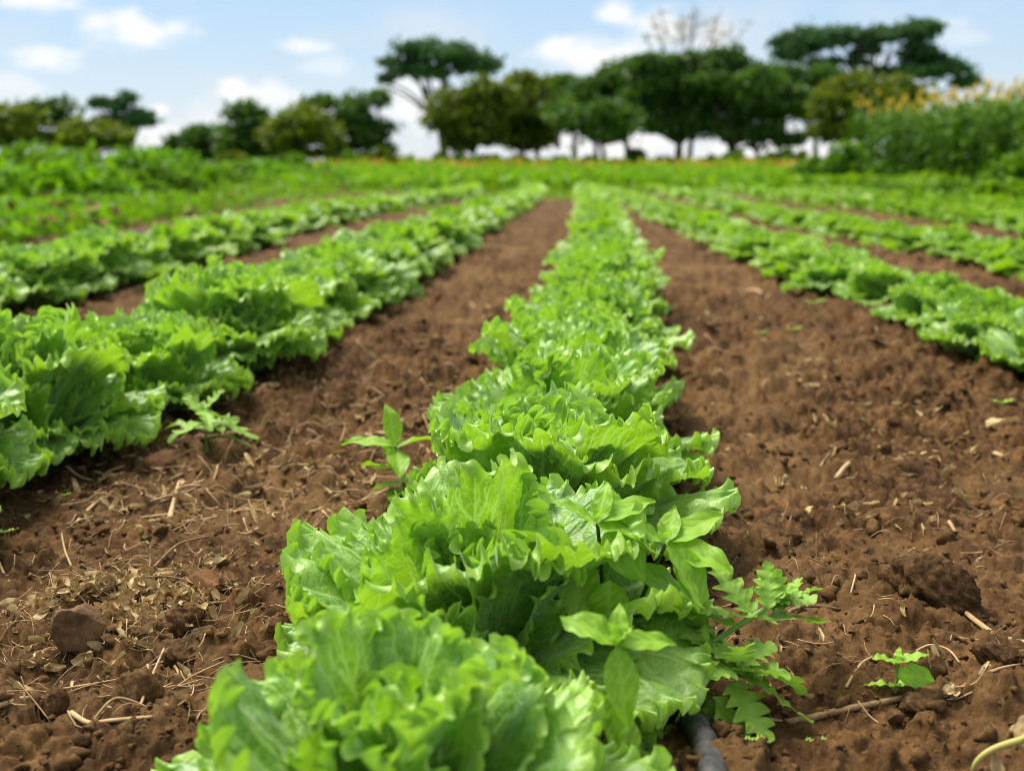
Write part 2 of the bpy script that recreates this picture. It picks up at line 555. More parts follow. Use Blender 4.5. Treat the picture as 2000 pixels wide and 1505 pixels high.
def soil_h(x, y, fine=True):
    """height of the tilled soil"""
    x, y = np.asarray(x, float), np.asarray(y, float)
    h = 0.012 * fbm(x * 1.1, y * 1.1, 3, 3) + 0.006 * fbm(x * 5, y * 5, 8, 3)
    cl = sstep(-0.25, 0.45, fbm(x * 2.3 + 9, y * 2.3, 21, 3))          # where the soil is cloddy, elsewhere it is trodden
    if fine:
        xx, yy = x + 0.006 * vnoise(x * 60, y * 60, 5), y + 0.006 * vnoise(x * 60 + 7, y * 60, 6)
        for sc, amp, sd in ((14, 0.014, 40), (34, 0.0075, 50), (75, 0.0038, 60), (150, 0.0016, 70)):
            d, r = worley(xx * sc, yy * sc, sd)
            rad = 0.30 + 0.45 * r
            keep = np.where(r > (0.74 - 0.5 * cl), 1.0, 0.30)
            h = h + amp * (1 + 0.7 * sstep(1.4, 2.6, y)) * keep * (0.5 + r) * np.clip(1 - (d / rad) ** 2, 0, 1) ** 0.8
        h = h - 0.005 * np.abs(fbm(x * 23, y * 23, 90, 5, 0.7)) + 0.0022 * fbm(x * 95, y * 95, 61, 3, 0.7) + 0.0010 * vnoise(x * 260, y * 260, 97)
    return h


def gz(x, y):
    return float(soil_h(np.array([x]), np.array([y]))[0] + terrain(y))


def build_ground():
    # the wide land, to beyond the crest
    ys = np.concatenate([np.linspace(-6, 30, 30), np.geomspace(32, 520, 60)])
    cs = np.linspace(-1, 1, 61)
    hw = 14 + 1.0 * np.maximum(ys, 0)
    X = cs[None, :] * hw[:, None]
    Y = np.repeat(ys[:, None], len(cs), 1)
    Z = terrain(Y) - 0.045 + 0.1 * sstep(30, 60, Y) * vnoise(X * 0.1, Y * 0.1, 2) + 0.02 * sstep(26, 32, Y)
    mb = MB().add(np.stack([X, Y, Z], -1).reshape(-1, 3), grid_faces(len(ys), len(cs)))
    m, nt, out = new_mat('land')
    geo = nd(nt, 'ShaderNodeNewGeometry')
    sp = nd(nt, 'ShaderNodeSeparateXYZ')
    nt.links.new(geo.outputs['Position'], sp.inputs[0])
    n = nd(nt, 'ShaderNodeTexNoise')
    n.inputs['Scale'].default_value = 0.9
    n.inputs['Detail'].default_value = 6
    nt.links.new(geo.outputs['Position'], n.inputs[0])
    soil = mixc(nt, n.outputs[0], (0.09, 0.045, 0.017), (0.17, 0.09, 0.034))
    grass = mixc(nt, n.outputs[0], (0.09, 0.20, 0.006), (0.20, 0.32, 0.012))
    fac = smooth(nt, math_n(nt, 'ADD', sp.outputs[1], math_n(nt, 'MULTIPLY', n.outputs[0], 6)), 27, 34)
    pr = nd(nt, 'ShaderNodeBsdfPrincipled')
    nt.links.new(mixc(nt, fac, soil, grass), pr.inputs['Base Color'])
    pr.inputs['Roughness'].default_value = 0.95
    nt.links.new(pr.outputs[0], out.inputs[0])
    tag(put('ground', mb.mesh('ground', m)), 'green land rising to a crest below the trees', None, None, 'structure')
    # tilled soil between the rows, real relief
    s = np.linspace(1 / math.sqrt(0.72), 1 / math.sqrt(30), 560)
    ys = np.concatenate([np.linspace(-1.5, 0.70, 60), 1 / s ** 2])
    cs = np.linspace(-1, 1, 660)
    hw = 0.42 + 0.52 * np.maximum(ys, 0)
    X = cs[None, :] * hw[:, None]
    Y = np.repeat(ys[:, None], len(cs), 1)
    H = soil_h(X, Y)
    H = H * np.clip(1.25 - Y / 40, 0.5, 1.0)
    cl = sstep(-0.25, 0.45, fbm(X * 2.3 + 9, Y * 2.3, 21, 3))
    dry = np.clip(1 - cl, 0, 1) * sstep(-0.3, 0.5, fbm(X * 3.1, Y * 3.1, 31, 4))
    mb = MB().add(np.stack([X, Y, H + terrain(Y)], -1).reshape(-1, 3), grid_faces(len(ys), len(cs)), dry=dry.ravel())
    tag(put('soil', mb.mesh('soil', M['soil'])), 'brown tilled soil between the lettuce rows', None, None, 'structure')


build_ground()


# ------------------------------------------------------------------ trees along the crest
TREES = [
    # name, label, material, distance, trunk foot (px), lobes (cx, cy, rx, ry), density, leaf size
    ('broadleaf_bush', 'olive bush cut by the edge of the picture, leftmost of the treeline', 'tree_olive', 70, [(15, 292)], [(15, 252, 42, 40), (-20, 250, 30, 42)], 1.0),
    ('round_tree', 'small dark round-topped tree with sky showing through, at the far left of the treeline', 'tree_dark', 74, [(95, 292)], [(90, 215, 46, 18), (75, 232, 34, 16), (118, 232, 26, 18), (66, 266, 26, 12), (120, 272, 22, 12)], 0.8),
    ('broadleaf_bush', 'low dark rounded bush in front of the lacy acacia', 'tree_olive', 66, [(185, 296)], [(180, 258, 42, 26), (215, 274, 48, 20), (150, 275, 30, 20)], 1.0),
    ('acacia_tree', 'thin lacy acacia with small flat tufts leaning to the right, left part of treeline', 'tree_blue', 72, [(240, 300)], [(245, 191, 24, 9), (192, 198, 16, 8), (283, 226, 30, 8), (225, 212, 36, 6), (250, 240, 22, 9), (215, 236, 18, 7)], 0.55),
    ('broadleaf_tree', 'low sloping tree tapering away beside the gap of open sky', 'tree_dark', 78, [(400, 306)], [(345, 284, 40, 16), (395, 266, 42, 24), (435, 278, 34, 26), (390, 298, 70, 12)], 1.0),
    ('broadleaf_tree', 'rounded mid-green tree next to the low sloping tree', 'tree_dark', 76, [(485, 308)], [(480, 240, 42, 30), (515, 262, 40, 34), (465, 272, 36, 30), (490, 296, 60, 14)], 1.0),
    ('broadleaf_tree', 'olive sunlit tree standing before the dark feathery tree', 'tree_olive', 74, [(590, 310)], [(585, 236, 46, 30), (615, 258, 46, 34), (555, 268, 36, 32), (590, 297, 44, 10)], 1.0),
    ('broadleaf_tree', 'dark feathery tree on the left side of the white gap', 'tree_dark', 80, [(690, 312)], [(690, 214, 42, 32), (650, 202, 40, 14), (705, 262, 40, 34), (655, 258, 36, 40), (738, 204, 10, 26), (650, 296, 30, 8), (752, 285, 14, 18)], 0.9),
    ('umbrella_acacia', 'umbrella acacia with flat parasol crown rising alone above the olive tree', 'tree_blue', 92, [(872, 316)], [(850, 106, 72, 20), (920, 126, 46, 16), (775, 128, 42, 15), (835, 140, 62, 11), (752, 154, 24, 6), (800, 94, 36, 10), (880, 104, 60, 14)], 1.6),
    ('broadleaf_tree', 'olive yellow-lit tree directly below the parasol acacia', 'tree_olive', 76, [(880, 318), (930, 318)], [(895, 205, 52, 40), (925, 180, 46, 26), (870, 240, 34, 26), (935, 240, 60, 40), (905, 278, 40, 14), (965, 190, 56, 36)], 1.1),
    ('broadleaf_tree', 'olive broad tree with fork trunk beside the tree below the parasol acacia', 'tree_olive', 80, [(1050, 318), (1015, 318)], [(1015, 195, 66, 44), (1060, 215, 50, 46), (1000, 250, 62, 30), (1075, 262, 34, 30), (1030, 280, 30, 10)], 1.1),
    ('broadleaf_tree', 'dark tree top showing behind the olive broad tree', 'tree_dark', 98, [(1120, 318)], [(1090, 162, 52, 16), (1135, 178, 52, 24), (1110, 205, 56, 30), (1160, 160, 60, 24)], 1.3),
    ('broadleaf_tree', 'large dark spreading tree on the left flank of the thick-trunked tree', 'tree_dark', 90, [(1230, 318)], [(1200, 158, 70, 26), (1155, 185, 46, 24), (1250, 140, 56, 26), (1210, 200, 70, 34), (1160, 215, 60, 30), (1270, 190, 50, 40)], 1.35),
    ('broadleaf_tree', 'low dark tree under the large dark spreading tree', 'tree_dark', 74, [(1178, 318), (1160, 318)], [(1130, 236, 44, 30), (1200, 222, 52, 30), (1170, 250, 64, 20)], 1.1),
    ('broadleaf_tree', 'tallest dark broad tree on a thick trunk, below the bare branches', 'tree_dark', 84, [(1322, 320)], [(1330, 130, 104, 36), (1270, 160, 62, 34), (1400, 130, 80, 34), (1340, 205, 110, 40), (1290, 235, 60, 20), (1390, 245, 60, 22), (1330, 262, 26, 8)], 1.25),
    ('broadleaf_tree', 'dark tree on two thin trunks next to the thick-trunked tree', 'tree_dark', 82, [(1392, 320), (1474, 320)], [(1450, 150, 82, 40), (1500, 170, 62, 40), (1440, 220, 96, 30), (1530, 215, 44, 40), (1490, 258, 50, 20), (1440, 262, 40, 14), (1545, 270, 30, 18)], 1.15),
    ('umbrella_acacia', 'wide layered umbrella acacia with airy crown above the maize', 'tree_blue', 96, [(1700, 318)], [(1590, 80, 78, 16), (1680, 72, 80, 12), (1540, 100, 44, 14), (1770, 66, 58, 12), (1795, 50, 36, 8), (1800, 112, 56, 14), (1850, 140, 54, 14), (1885, 160, 36, 10), (1640, 122, 60, 8), (1760, 140, 70, 12), (1700, 100, 30, 7), (1630, 66, 60, 12), (1730, 62, 50, 10), (1560, 84, 46, 12), (1600, 72, 70, 12), (1690, 74, 70, 11), (1790, 92, 40, 8), (1830, 122, 50, 9)], 1.7),
    ('broadleaf_tree', 'dark tree filling the space under the airy acacia crown', 'tree_dark', 92, [(1600, 318)], [(1590, 150, 80, 30), (1540, 140, 50, 30), (1570, 215, 50, 42), (1620, 205, 50, 36)], 0.9),
    ('broadleaf_tree', 'rounded olive-green tree standing behind the maize', 'tree_olive', 78, [(1690, 318)], [(1700, 178, 66, 38), (1655, 205, 54, 40), (1755, 190, 40, 34), (1690, 235, 80, 34), (1630, 262, 50, 20)], 1.1),
]


def build_tree(i, spec):
    name, label, mat, Y, feet, lobes, dens = spec
    rng = np.random.default_rng(100 + i)
    mpp = Y / F
    zb = float(terrain(Y)) - 0.1
    f0 = at(feet[0][0], feet[0][1], Y)
    root = empty(name, (f0.x, Y, zb), label, 'tree' if 'bush' not in name else 'bush', 'trees along the crest of the field')
    cl = MB()
    limbs = MB()
    tips = []
    lobe_w = []
    for (cx, cy, rx, ry) in lobes:
        c = np.array(at(cx, cy, Y))
        R = np.array([rx * mpp, 0.75 * max(rx, ry) * mpp, ry * mpp])
        area = rx * ry
        lobe_w.append((c, R))
        nc = max(8, int(area / 40 * dens))
        ns_ = 6
        sub = rng.normal(size=(ns_, 3))
        sub *= (rng.uniform(0.3, 0.85, ns_) / np.linalg.norm(sub, axis=1))[:, None]
        srad = rng.uniform(0.30, 0.62, ns_)
        p = rng.normal(size=(nc, 3))
        p /= np.linalg.norm(p, axis=1)[:, None]
        p *= rng.uniform(0.2, 1.0, nc)[:, None] ** 0.5
        si = rng.integers(0, ns_, nc)
        p = (sub[si] + p * srad[si][:, None]) * R
        for q in p + c:
            k = int(rng.integers(26, 60))
            r = rng.uniform(0.22, 0.58) * min(1.0, ry * mpp / 0.9 + 0.3)
            g = rng.normal(size=(k, 3)) * np.array([r, r, r * 0.5])
            v, f = quad_cloud(q + g, 0.6, 0.30, rng)
            cl.add(v - np.array([f0.x, Y, zb]), f)
        tips.append((c - np.array([0, 0, R[2] * 0.4]), R))
    base = [np.array([at(fx, fy, Y).x, Y + rng.normal() * 0.3 * (j > 0), zb]) for j, (fx, fy) in enumerate(feet)]
    allc = np.mean([c for c, R in lobe_w], 0)
    low = min(c[2] - R[2] for c, R in lobe_w)
    for j, b in enumerate(base):
        fork = b * 0.62 + allc * 0.38
        fork[2] = max(zb + 0.5, zb + (low - zb) * 0.85) if 'umbrella' not in name else zb + (low - zb) * 0.55
        r0 = (0.10 + 0.022 * (allc[2] - zb)) * (1.5 if 'thick' in label and 'next' not in label and 'flank' not in label else 1.0)
        mid = (b + fork) / 2 + rng.normal(size=3) * np.array([0.15, 0.15, 0])
        v, f = tube(spline([b, mid, fork], 8), np.linspace(r0 * 1.25, r0 * 0.7, 8), 8)
        limbs.add(v - np.array([f0.x, Y, zb]), f)
        for t, R in tips:
            if len(base) > 1 and rng.random() < 0.4:
                continue
            for s in range(2):
                e = t + rng.normal(size=3) * R * 0.45
                m1 = fork * 0.5 + e * 0.5 + np.array([rng.normal() * .3, rng.normal() * .3, 0.12 * abs(e[2] - fork[2])])
                v, f = tube(spline([fork - np.array([0, 0, .1]), m1, e], 8), np.linspace(r0 * 0.55, 0.03, 8), 5)
                limbs.add(v - np.array([f0.x, Y, zb]), f)
    put('crown', cl.mesh('crown', M[mat], False), root)
    put('trunk', limbs.mesh('trunk', M['bark']), root)


for i, sp in enumerate(TREES):
    build_tree(i, sp)


def bare_tree():
    Y = 104
    rng = np.random.default_rng(7)
    f0 = at(1345, 318, Y)
    zb = float(terrain(Y)) - 0.1
    root = empty('bare_tree', (f0.x, Y, zb), 'bare leafless tree top spreading above the tallest dark tree', 'tree', 'trees along the crest of the field')
    mb = MB()
    o = np.array([f0.x, Y, zb])
    fork = np.array(at(1345, 150, Y))
    v, f = tube(spline([o, (o + fork) / 2 + [0.3, 0, 0], fork], 8), np.linspace(0.28, 0.14, 8), 8)
    mb.add(v - o, f)
    put('trunk', mb.mesh('trunk', M['bark']), root)
    br = MB()
    for k in range(20):
        px = 1258 + 190 * (k + 0.5) / 20 + rng.normal() * 6
        py = 22 + abs(px - 1345) * 0.30 + rng.uniform(-8, 30)
        e = np.array(at(px, py, Y)) + [0, rng.normal() * 1.5, 0]
        m1 = fork * 0.45 + e * 0.55 + np.array([(e[0] - fork[0]) * 0.18 + rng.normal() * 0.25, 0, 0.15 + rng.normal() * 0.2])
        cur = spline([fork, m1, e], 10)
        v, f = tube(cur, np.linspace(0.05, 0.014, 10), 4)
        br.add(v - o, f)
        for q in range(16):
            s = cur[int(rng.integers(5, 10))]
            t = s + np.array([rng.normal() * 0.55, rng.normal() * 0.5, abs(rng.normal()) * 0.6])
            v, f = tube(spline([s, (s + t) / 2 + [0, 0, .1], t], 5), np.linspace(0.035, 0.012, 5), 3)
            br.add(v - o, f)
    put('branches', br.mesh('branches', M['barebranch']), root)


bare_tree()


# ------------------------------------------------------------------ bushes and tall weeds beside the field
def bush(name, label, px, py_top, Y, wpx, mat, seed, group=None, leaf=0.07, dens=1.0, cat='bush'):
    rng = np.random.default_rng(seed)
    top = at(px, py_top, Y)
    zb = float(terrain(Y)) - 0.05
    H = top.z - zb
    W = wpx * Y / F / 2
    o = np.array([top.x, Y, zb])
    root = empty(name, o, label, cat, group)
    st, cr = MB(), MB()
    ns = 9
    for k in range(ns):
        a = rng.uniform(0, 6.28)
        r = W * rng.uniform(0.1, 0.8)
        e = np.array([math.cos(a) * r, math.sin(a) * r * 0.8, H * rng.uniform(0.55, 0.98) * (1 - 0.35 * (r / W) ** 2)])
        v, f = tube(spline([[e[0] * .15, e[1] * .15, 0], e * [.5, .5, .55], e], 7), np.linspace(0.02, 0.005, 7), 4)
        st.add(v, f)
    nc = int(46 * dens)
    for k in range(nc):
        a = rng.uniform(0, 6.28)
        r = W * math.sqrt(rng.uniform(0, 1))
        hh = H * (1 - 0.45 * (r / W) ** 2)
        c = np.array([math.cos(a) * r, math.sin(a) * r * 0.8, hh * rng.uniform(0.12, 0.93)])
        n = int(rng.integers(30, 60))
        s = H * 0.085
        v, f = quad_cloud(c + rng.normal(size=(n, 3)) * [s * 1.1, s * 1.1, s], 0.5, leaf, rng, 1.9)
        cr.add(v, f)
    put('stem', st.mesh('stem', M['stem']), root)
    put('foliage', cr.mesh('foliage', M[mat], False), root)


for k, (px, pt, Y, w) in enumerate([(345, 296, 70, 60), (455, 298, 70, 80), (560, 300, 70, 90), (655, 303, 72, 50), (745, 290, 70, 50), (800, 306, 74, 60), (860, 300, 74, 40), (960, 300, 74, 70), (1095, 304, 76, 40), (1243, 286, 74, 26), (1390, 305, 74, 60), (1440, 296, 74, 50), (1530, 290, 72, 60), (1580, 296, 70, 70), (690, 292, 76, 70), (910, 302, 72, 60), (1010, 304, 73, 50), (1150, 306, 72, 60), (1300, 307, 72, 46), (1490, 302, 73, 44)]):
    bush('undergrowth_bush', 'dark low bush in the undergrowth at the foot of the treeline', px, pt, Y, w, ('tree_dark', 'tree_olive', 'brush')[k % 3], 360 + k, 'low bushes at the foot of the treeline', 0.2, 0.7)
WB = 'tall weeds along the left side of the field'
LB = [(30, 292, 15, 260, 'brush', 'broad weed bush at the left edge, in front of the olive bush of the treeline'), (130, 288, 17, 240, 'brush', 'weed bush in front of the small round-topped tree'),
      (250, 292, 18, 230, 'crop', 'bright weed bush in front of the lacy acacia'), (70, 276, 22, 230, 'crop', 'tall weed bush that hides the foot of the round-topped tree'),
      (200, 278, 24, 240, 'brush', 'tall weed bush that hides the foot of the low dark rounded bush'), (330, 296, 23, 210, 'crop', 'bright weed bush below the open gap of sky'),
      (-60, 300, 13, 240, 'crop', 'weed bush half outside the left edge of the picture'), (420, 306, 26, 200, 'brush', 'weed bush below the low sloping tree'),
      (300, 318, 15, 200, 'brush', 'low weed bush nearest the crop, under the bright one below the sky gap'), (150, 320, 13, 240, 'crop', 'low bright weed bush, lowest of the left bank'),
      (500, 312, 30, 190, 'crop', 'bright weed bush before the rounded mid-green tree'), (600, 318, 34, 200, 'brush', 'rightmost weed bush of the left bank, before the olive sunlit tree')]
for k, (px, pt, Y, w, mt, lab_) in enumerate(LB):
    bush('weed_bush', lab_, px, pt, Y, w, mt, 300 + k, WB, 0.075, 1.3)
bush('shrub', 'bright green shrub at the near corner of the maize', 1648, 272, 31, 70, 'brush', 330, None, 0.12, 0.6)
bush('shrub', 'low green shrub beneath the bright shrub by the maize', 1600, 306, 32, 120, 'brush', 331, None, 0.12, 1.0)
RB = 'weedy clumps in front of the maize'
for k, (px, pt, Y, w, mt, lab_) in enumerate([(1905, 338, 15, 170, 'brush', 'olive-green weed clump standing mid-way along the foot of the maize'), (1840, 350, 17, 150, 'meadow', 'yellow-green weed clump left of the olive-green clump by the maize'),
                                              (1985, 300, 14, 110, 'brush', 'tallest weed clump, dark, at the right edge before the maize'), (1760, 352, 21, 150, 'brush', 'low green weed clump under the near end of the maize'),
                                              (1960, 352, 13, 150, 'meadow', 'yellow-green weed clump below the tallest clump at the right edge'), (1690, 346, 27, 130, 'brush', 'small weed clump beside the shrubs at the maize corner')]):
    bush('weed_bush', lab_, px, pt, Y, w, mt, 340 + k, RB, 0.07, 1.2)


# ------------------------------------------------------------------ maize
def maize_variant(k):
    rng = np.random.default_rng(500 + k)
    H = rng.uniform(2.1, 2.35)
    st, lf, ts = MB(), MB(), MB()
    st.add(*tube([[0, 0, 0], [0.01, 0, H * .5], [0, 0.015, H]], [0.014, 0.011, 0.006], 5))
    for j in range(12):
        z = H * (0.08 + 0.78 * j / 11)
        a = (j % 2) * math.pi + rng.normal() * 0.6 + k
        L = rng.uniform(0.6, 0.95) * (1 - 0.4 * abs(j / 11 - 0.45))
        t = np.linspace(0, 1, 8)
        r = L * 0.72 * t
        zz = z + L * (0.85 * t - 0.80 * t ** 2.2)
        wd = 0.085 * np.sin(np.pi * np.clip(t * 0.93 + 0.1, 0, 1)) ** 0.7 + 0.002
        ca, sa = math.cos(a), math.sin(a)
        c = np.stack([ca * r, sa * r, zz], -1)
        side = np.array([-sa, ca, 0])
        v = np.stack([c - side * wd[:, None] + [0, 0, .012], c, c + side * wd[:, None] + [0, 0, .012]], 1).reshape(-1, 3)
        lf.add(v, grid_faces(8, 3))
    for j in range(7):
        a = rng.uniform(0, 6.28)
        s = rng.uniform(0.02, 0.09) * (j > 0)
        v, f = tube([[0, 0, H - 0.02], [math.cos(a) * s * .5, math.sin(a) * s * .5, H + .13], [math.cos(a) * s, math.sin(a) * s, H + .23]], [0.007, 0.009, 0.004], 4)
        ts.add(v, f)
    return st.mesh('stalk', M['stem']), lf.mesh('foliage', M['maize']), ts.mesh('tassel', M['tassel'])


MV = [maize_variant(k) for k in range(5)]
rng = np.random.default_rng(55)
for row in range(5):
    for k in range(52):
        y = 21.5 + k * 0.29 + rng.normal() * 0.05
        x = 10.9 + row * 0.62 + rng.normal() * 0.06 + 0.02 * (30 - y)
        r = empty('maize_plant', (x, y, float(terrain(y)) - 0.02), 'tall maize plant with yellow tassel in the dense stand beside the field', 'maize plant', 'maize plants in the stand beside the field', rng.uniform(0, 6.28))
        s = rng.uniform(0.9, 1.08)
        r.scale = (s, s, s)
        for nme, me in zip(('stalk', 'foliage', 'tassel'), MV[int(rng.integers(0, 5))]):
            p_ = put(nme, me, r)
            if nme == 'foliage':
                p_['kind'] = 'stuff'


mb = MB()
for q in range(420):
    rw = 5 + q % 7
    y = 21.0 + (q // 7) * 0.26 + rng.normal() * 0.06
    x = 10.9 + rw * 0.62 + rng.normal() * 0.08 + 0.02 * (30 - y)
    a = rng.uniform(0, 6.28)
    ca, sa = math.cos(a), math.sin(a)
    me = MV[int(rng.integers(0, 5))]
    for sl_, m_ in enumerate(me):
        v = np.empty(len(m_.vertices) * 3, np.float32)
        m_.vertices.foreach_get('co', v)
        v = v.reshape(-1, 3)
        f4 = [np.array([p.vertices[:] for p in m_.polygons if len(p.vertices) == 4])]
        mb.add(np.stack([v[:, 0] * ca - v[:, 1] * sa + x, v[:, 0] * sa + v[:, 1] * ca + y, v[:, 2] + float(terrain(y))], -1), f4, slot=sl_)
tag(put('far_maize', mb.mesh('far_maize', [M['stem'], M['maize'], M['tassel']])), 'maize standing deeper in the stand behind the outer rows', None, None, 'stuff')


# ------------------------------------------------------------------ ground cover
def cover(name, label, pts, hgt, per, leaf, mats, seed, bias=0.3):
    rng = np.random.default_rng(seed)
    mb = MB()
    n = len(pts)
    c = np.repeat(pts, per, 0)
    h = np.repeat(hgt, per)
    c = c + rng.normal(size=c.shape) * np.stack([h * .55, h * .55, h * 0], -1)
    c[:, 2] += h * rng.uniform(0.05, 1.0, len(c)) ** 1.2
    sl = np.repeat(rng.random(n), per)
    ed = np.cumsum([w for _, w in mats])
    for q, (m_, w) in enumerate(mats):
        lo = 0 if q == 0 else ed[q - 1]
        s = (sl >= lo) & (sl < ed[q])
        if s.any():
            v, f = quad_cloud(c[s], bias, leaf, rng, 1.7)
            mb.add(v, f, slot=q)
    tag(put(name, mb.mesh(name, [M[m_] for m_, _ in mats], False)), label, None, None, 'stuff')


rng = np.random.default_rng(77)
# low leafy crop with reddish gaps on the left
n = 5200
y = 1 / rng.uniform(1 / 30, 1 / 6.2, n)
x = -3.15 - 0.012 * y - rng.uniform(0, 1, n) * (0.55 * y - 1.5)
ok = (fbm(x * 1.1, y * 0.5, 4, 3) > -0.45)
x, y = x[ok], y[ok]
cover('crop_cover', 'low leafy crop with a few reddish leaves left of the lettuce rows', np.stack([x, y, terrain(y) - 0.02], -1), 0.10 + 0.10 * rng.random(len(x)) + 0.006 * y, 9, 0.055, [('crop', .60), ('brush', .30), ('red', .10)], 1)
# far meadow behind the rows
n = 9000
y = 1 / rng.uniform(1 / 84, 1 / 26.5, n)
x = rng.uniform(-0.56, 0.56, n) * y
h = 0.16 + 0.22 * sstep(-0.3, 0.6, fbm(x * .2, y * .12, 6, 3))
cover('meadow_grass', 'green field plants between the lettuce and the treeline', np.stack([x, y, terrain(y) - 0.02], -1), h, 6, 0.17, [('crop', .5), ('meadow', .5)], 2)
n = 1900
y = rng.uniform(68, 84, n)
x = rng.uniform(-0.17, 0.26, n) * y
cover('dry_flowers', 'orange and yellow dry growth along the crest below the trees', np.stack([x, y, terrain(y)], -1), 0.3 + 0.35 * rng.random(n), 6, 0.17, [('orange', .38), ('meadow', .62)], 3)
# weeds among the far right rows
n = 1500
y = 1 / rng.uniform(1 / 27, 1 / 10.0, n)
x = 0.40 * y + rng.normal(size=n) * 0.8 + 0.6
ok = x > 3.9
x, y = x[ok], y[ok]
cover('weeds', 'green weeds between the far rows and the maize', np.stack([x, y, terrain(y) - 0.02], -1), 0.12 + 0.14 * rng.random(len(x)), 9, 0.06, [('meadow', .5), ('crop', .5)], 4)


n = 2600
y = 12 + 15 * rng.random(n) ** 0.6
x = rng.uniform(-0.42, 0.50, n) * y
ok = fbm(x * .9, y * .5, 14, 3) > 0.25 - 0.05 * (y - 12)
x, y = x[ok], y[ok]
cover('lane_weeds', 'small green weeds breaking up the far soil lanes', np.stack([x, y, terrain(y) - 0.01], -1), 0.05 + 0.07 * rng.random(len(x)), 6, 0.05, [('meadow', .4), ('crop', .6)], 5)


# ------------------------------------------------------------------ lettuce
def vein_tree(L, wf, rng):
    """branching vein segments in the flat leaf: x0, y0, x1, y1, half width"""
    seg = []

    def line(pts, w0, w1):
        for q in range(len(pts) - 1):
            t = q / max(1, len(pts) - 2)
            seg.append((*pts[q], *pts[q + 1], w0 + (w1 - w0) * t))
    mid = [(0.004 * L / .18 * math.sin(t * 5), L * t * 0.93) for t in np.linspace(0, 1, 9)]
    line(mid, 0.0030 * L / .18, 0.0005)
    for s in (-1, 1):
        n = 6
        for k in range(n):
            y0 = L * (0.07 + 0.72 * ((k + (0.5 if s > 0 else 0.1)) / n) ** 1.15)
            a = math.radians(62 - 26 * k / n + rng.normal() * 4) * s
            ln = L * (0.60 - 0.40 * k / n) * (1.0 + rng.normal() * .06)
            pts = []
            for t in np.linspace(0, 1, 8):
                aa = a * (1 - 0.45 * t)
                pts.append((math.sin(aa) * ln * t * wf * 1.02, y0 + math.cos(aa) * ln * t))
            line(pts, 0.0013 * L / .18, 0.00035)
            for q in (2, 3, 4, 5):
                for sg in (-1, 1):
                    if rng.random() < 0.2:
                        continue
                    b = a * (1 - .25 * q / 7) + sg * math.radians(rng.uniform(34, 58))
                    l2 = ln * rng.uniform(0.18, 0.36)
                    p0 = pts[q]
                    p1 = (p0[0] + math.sin(b) * l2 * .5, p0[1] + math.cos(b) * l2 * .5)
                    b2 = b - sg * 0.4
                    p2 = (p1[0] + math.sin(b2) * l2 * .5, p1[1] + math.cos(b2) * l2 * .5)
                    line([p0, p1, p2], 0.0006, 0.0003)
    return np.array(seg)


def seg_dist(x, y, seg):
    best = np.full(x.shape, 99.0)
    for x0, y0, x1, y1, w in seg:
        dx, dy = x1 - x0, y1 - y0
        t = np.clip(((x - x0) * dx + (y - y0) * dy) / (dx * dx + dy * dy + 1e-12), 0, 1)
        d = np.hypot(x - x0 - t * dx, y - y0 - t * dy) / w
        best = np.minimum(best, d)
    return best


TIER = {
    # L, lean at base, outward curve, cup radius, width factor, frill depth, fold amplitude
    'outer': (0.200, 54, 50, 0.42, 0.92, 0.105, 0.013),
    'mid': (0.190, 27, 30, 0.24, 0.95, 0.105, 0.013),
    'inner': (0.165, 12, 20, 0.14, 0.90, 0.12, 0.011),
    'heart': (0.120, 6, 6, 0.075, 0.80, 0.15, 0.008),
}


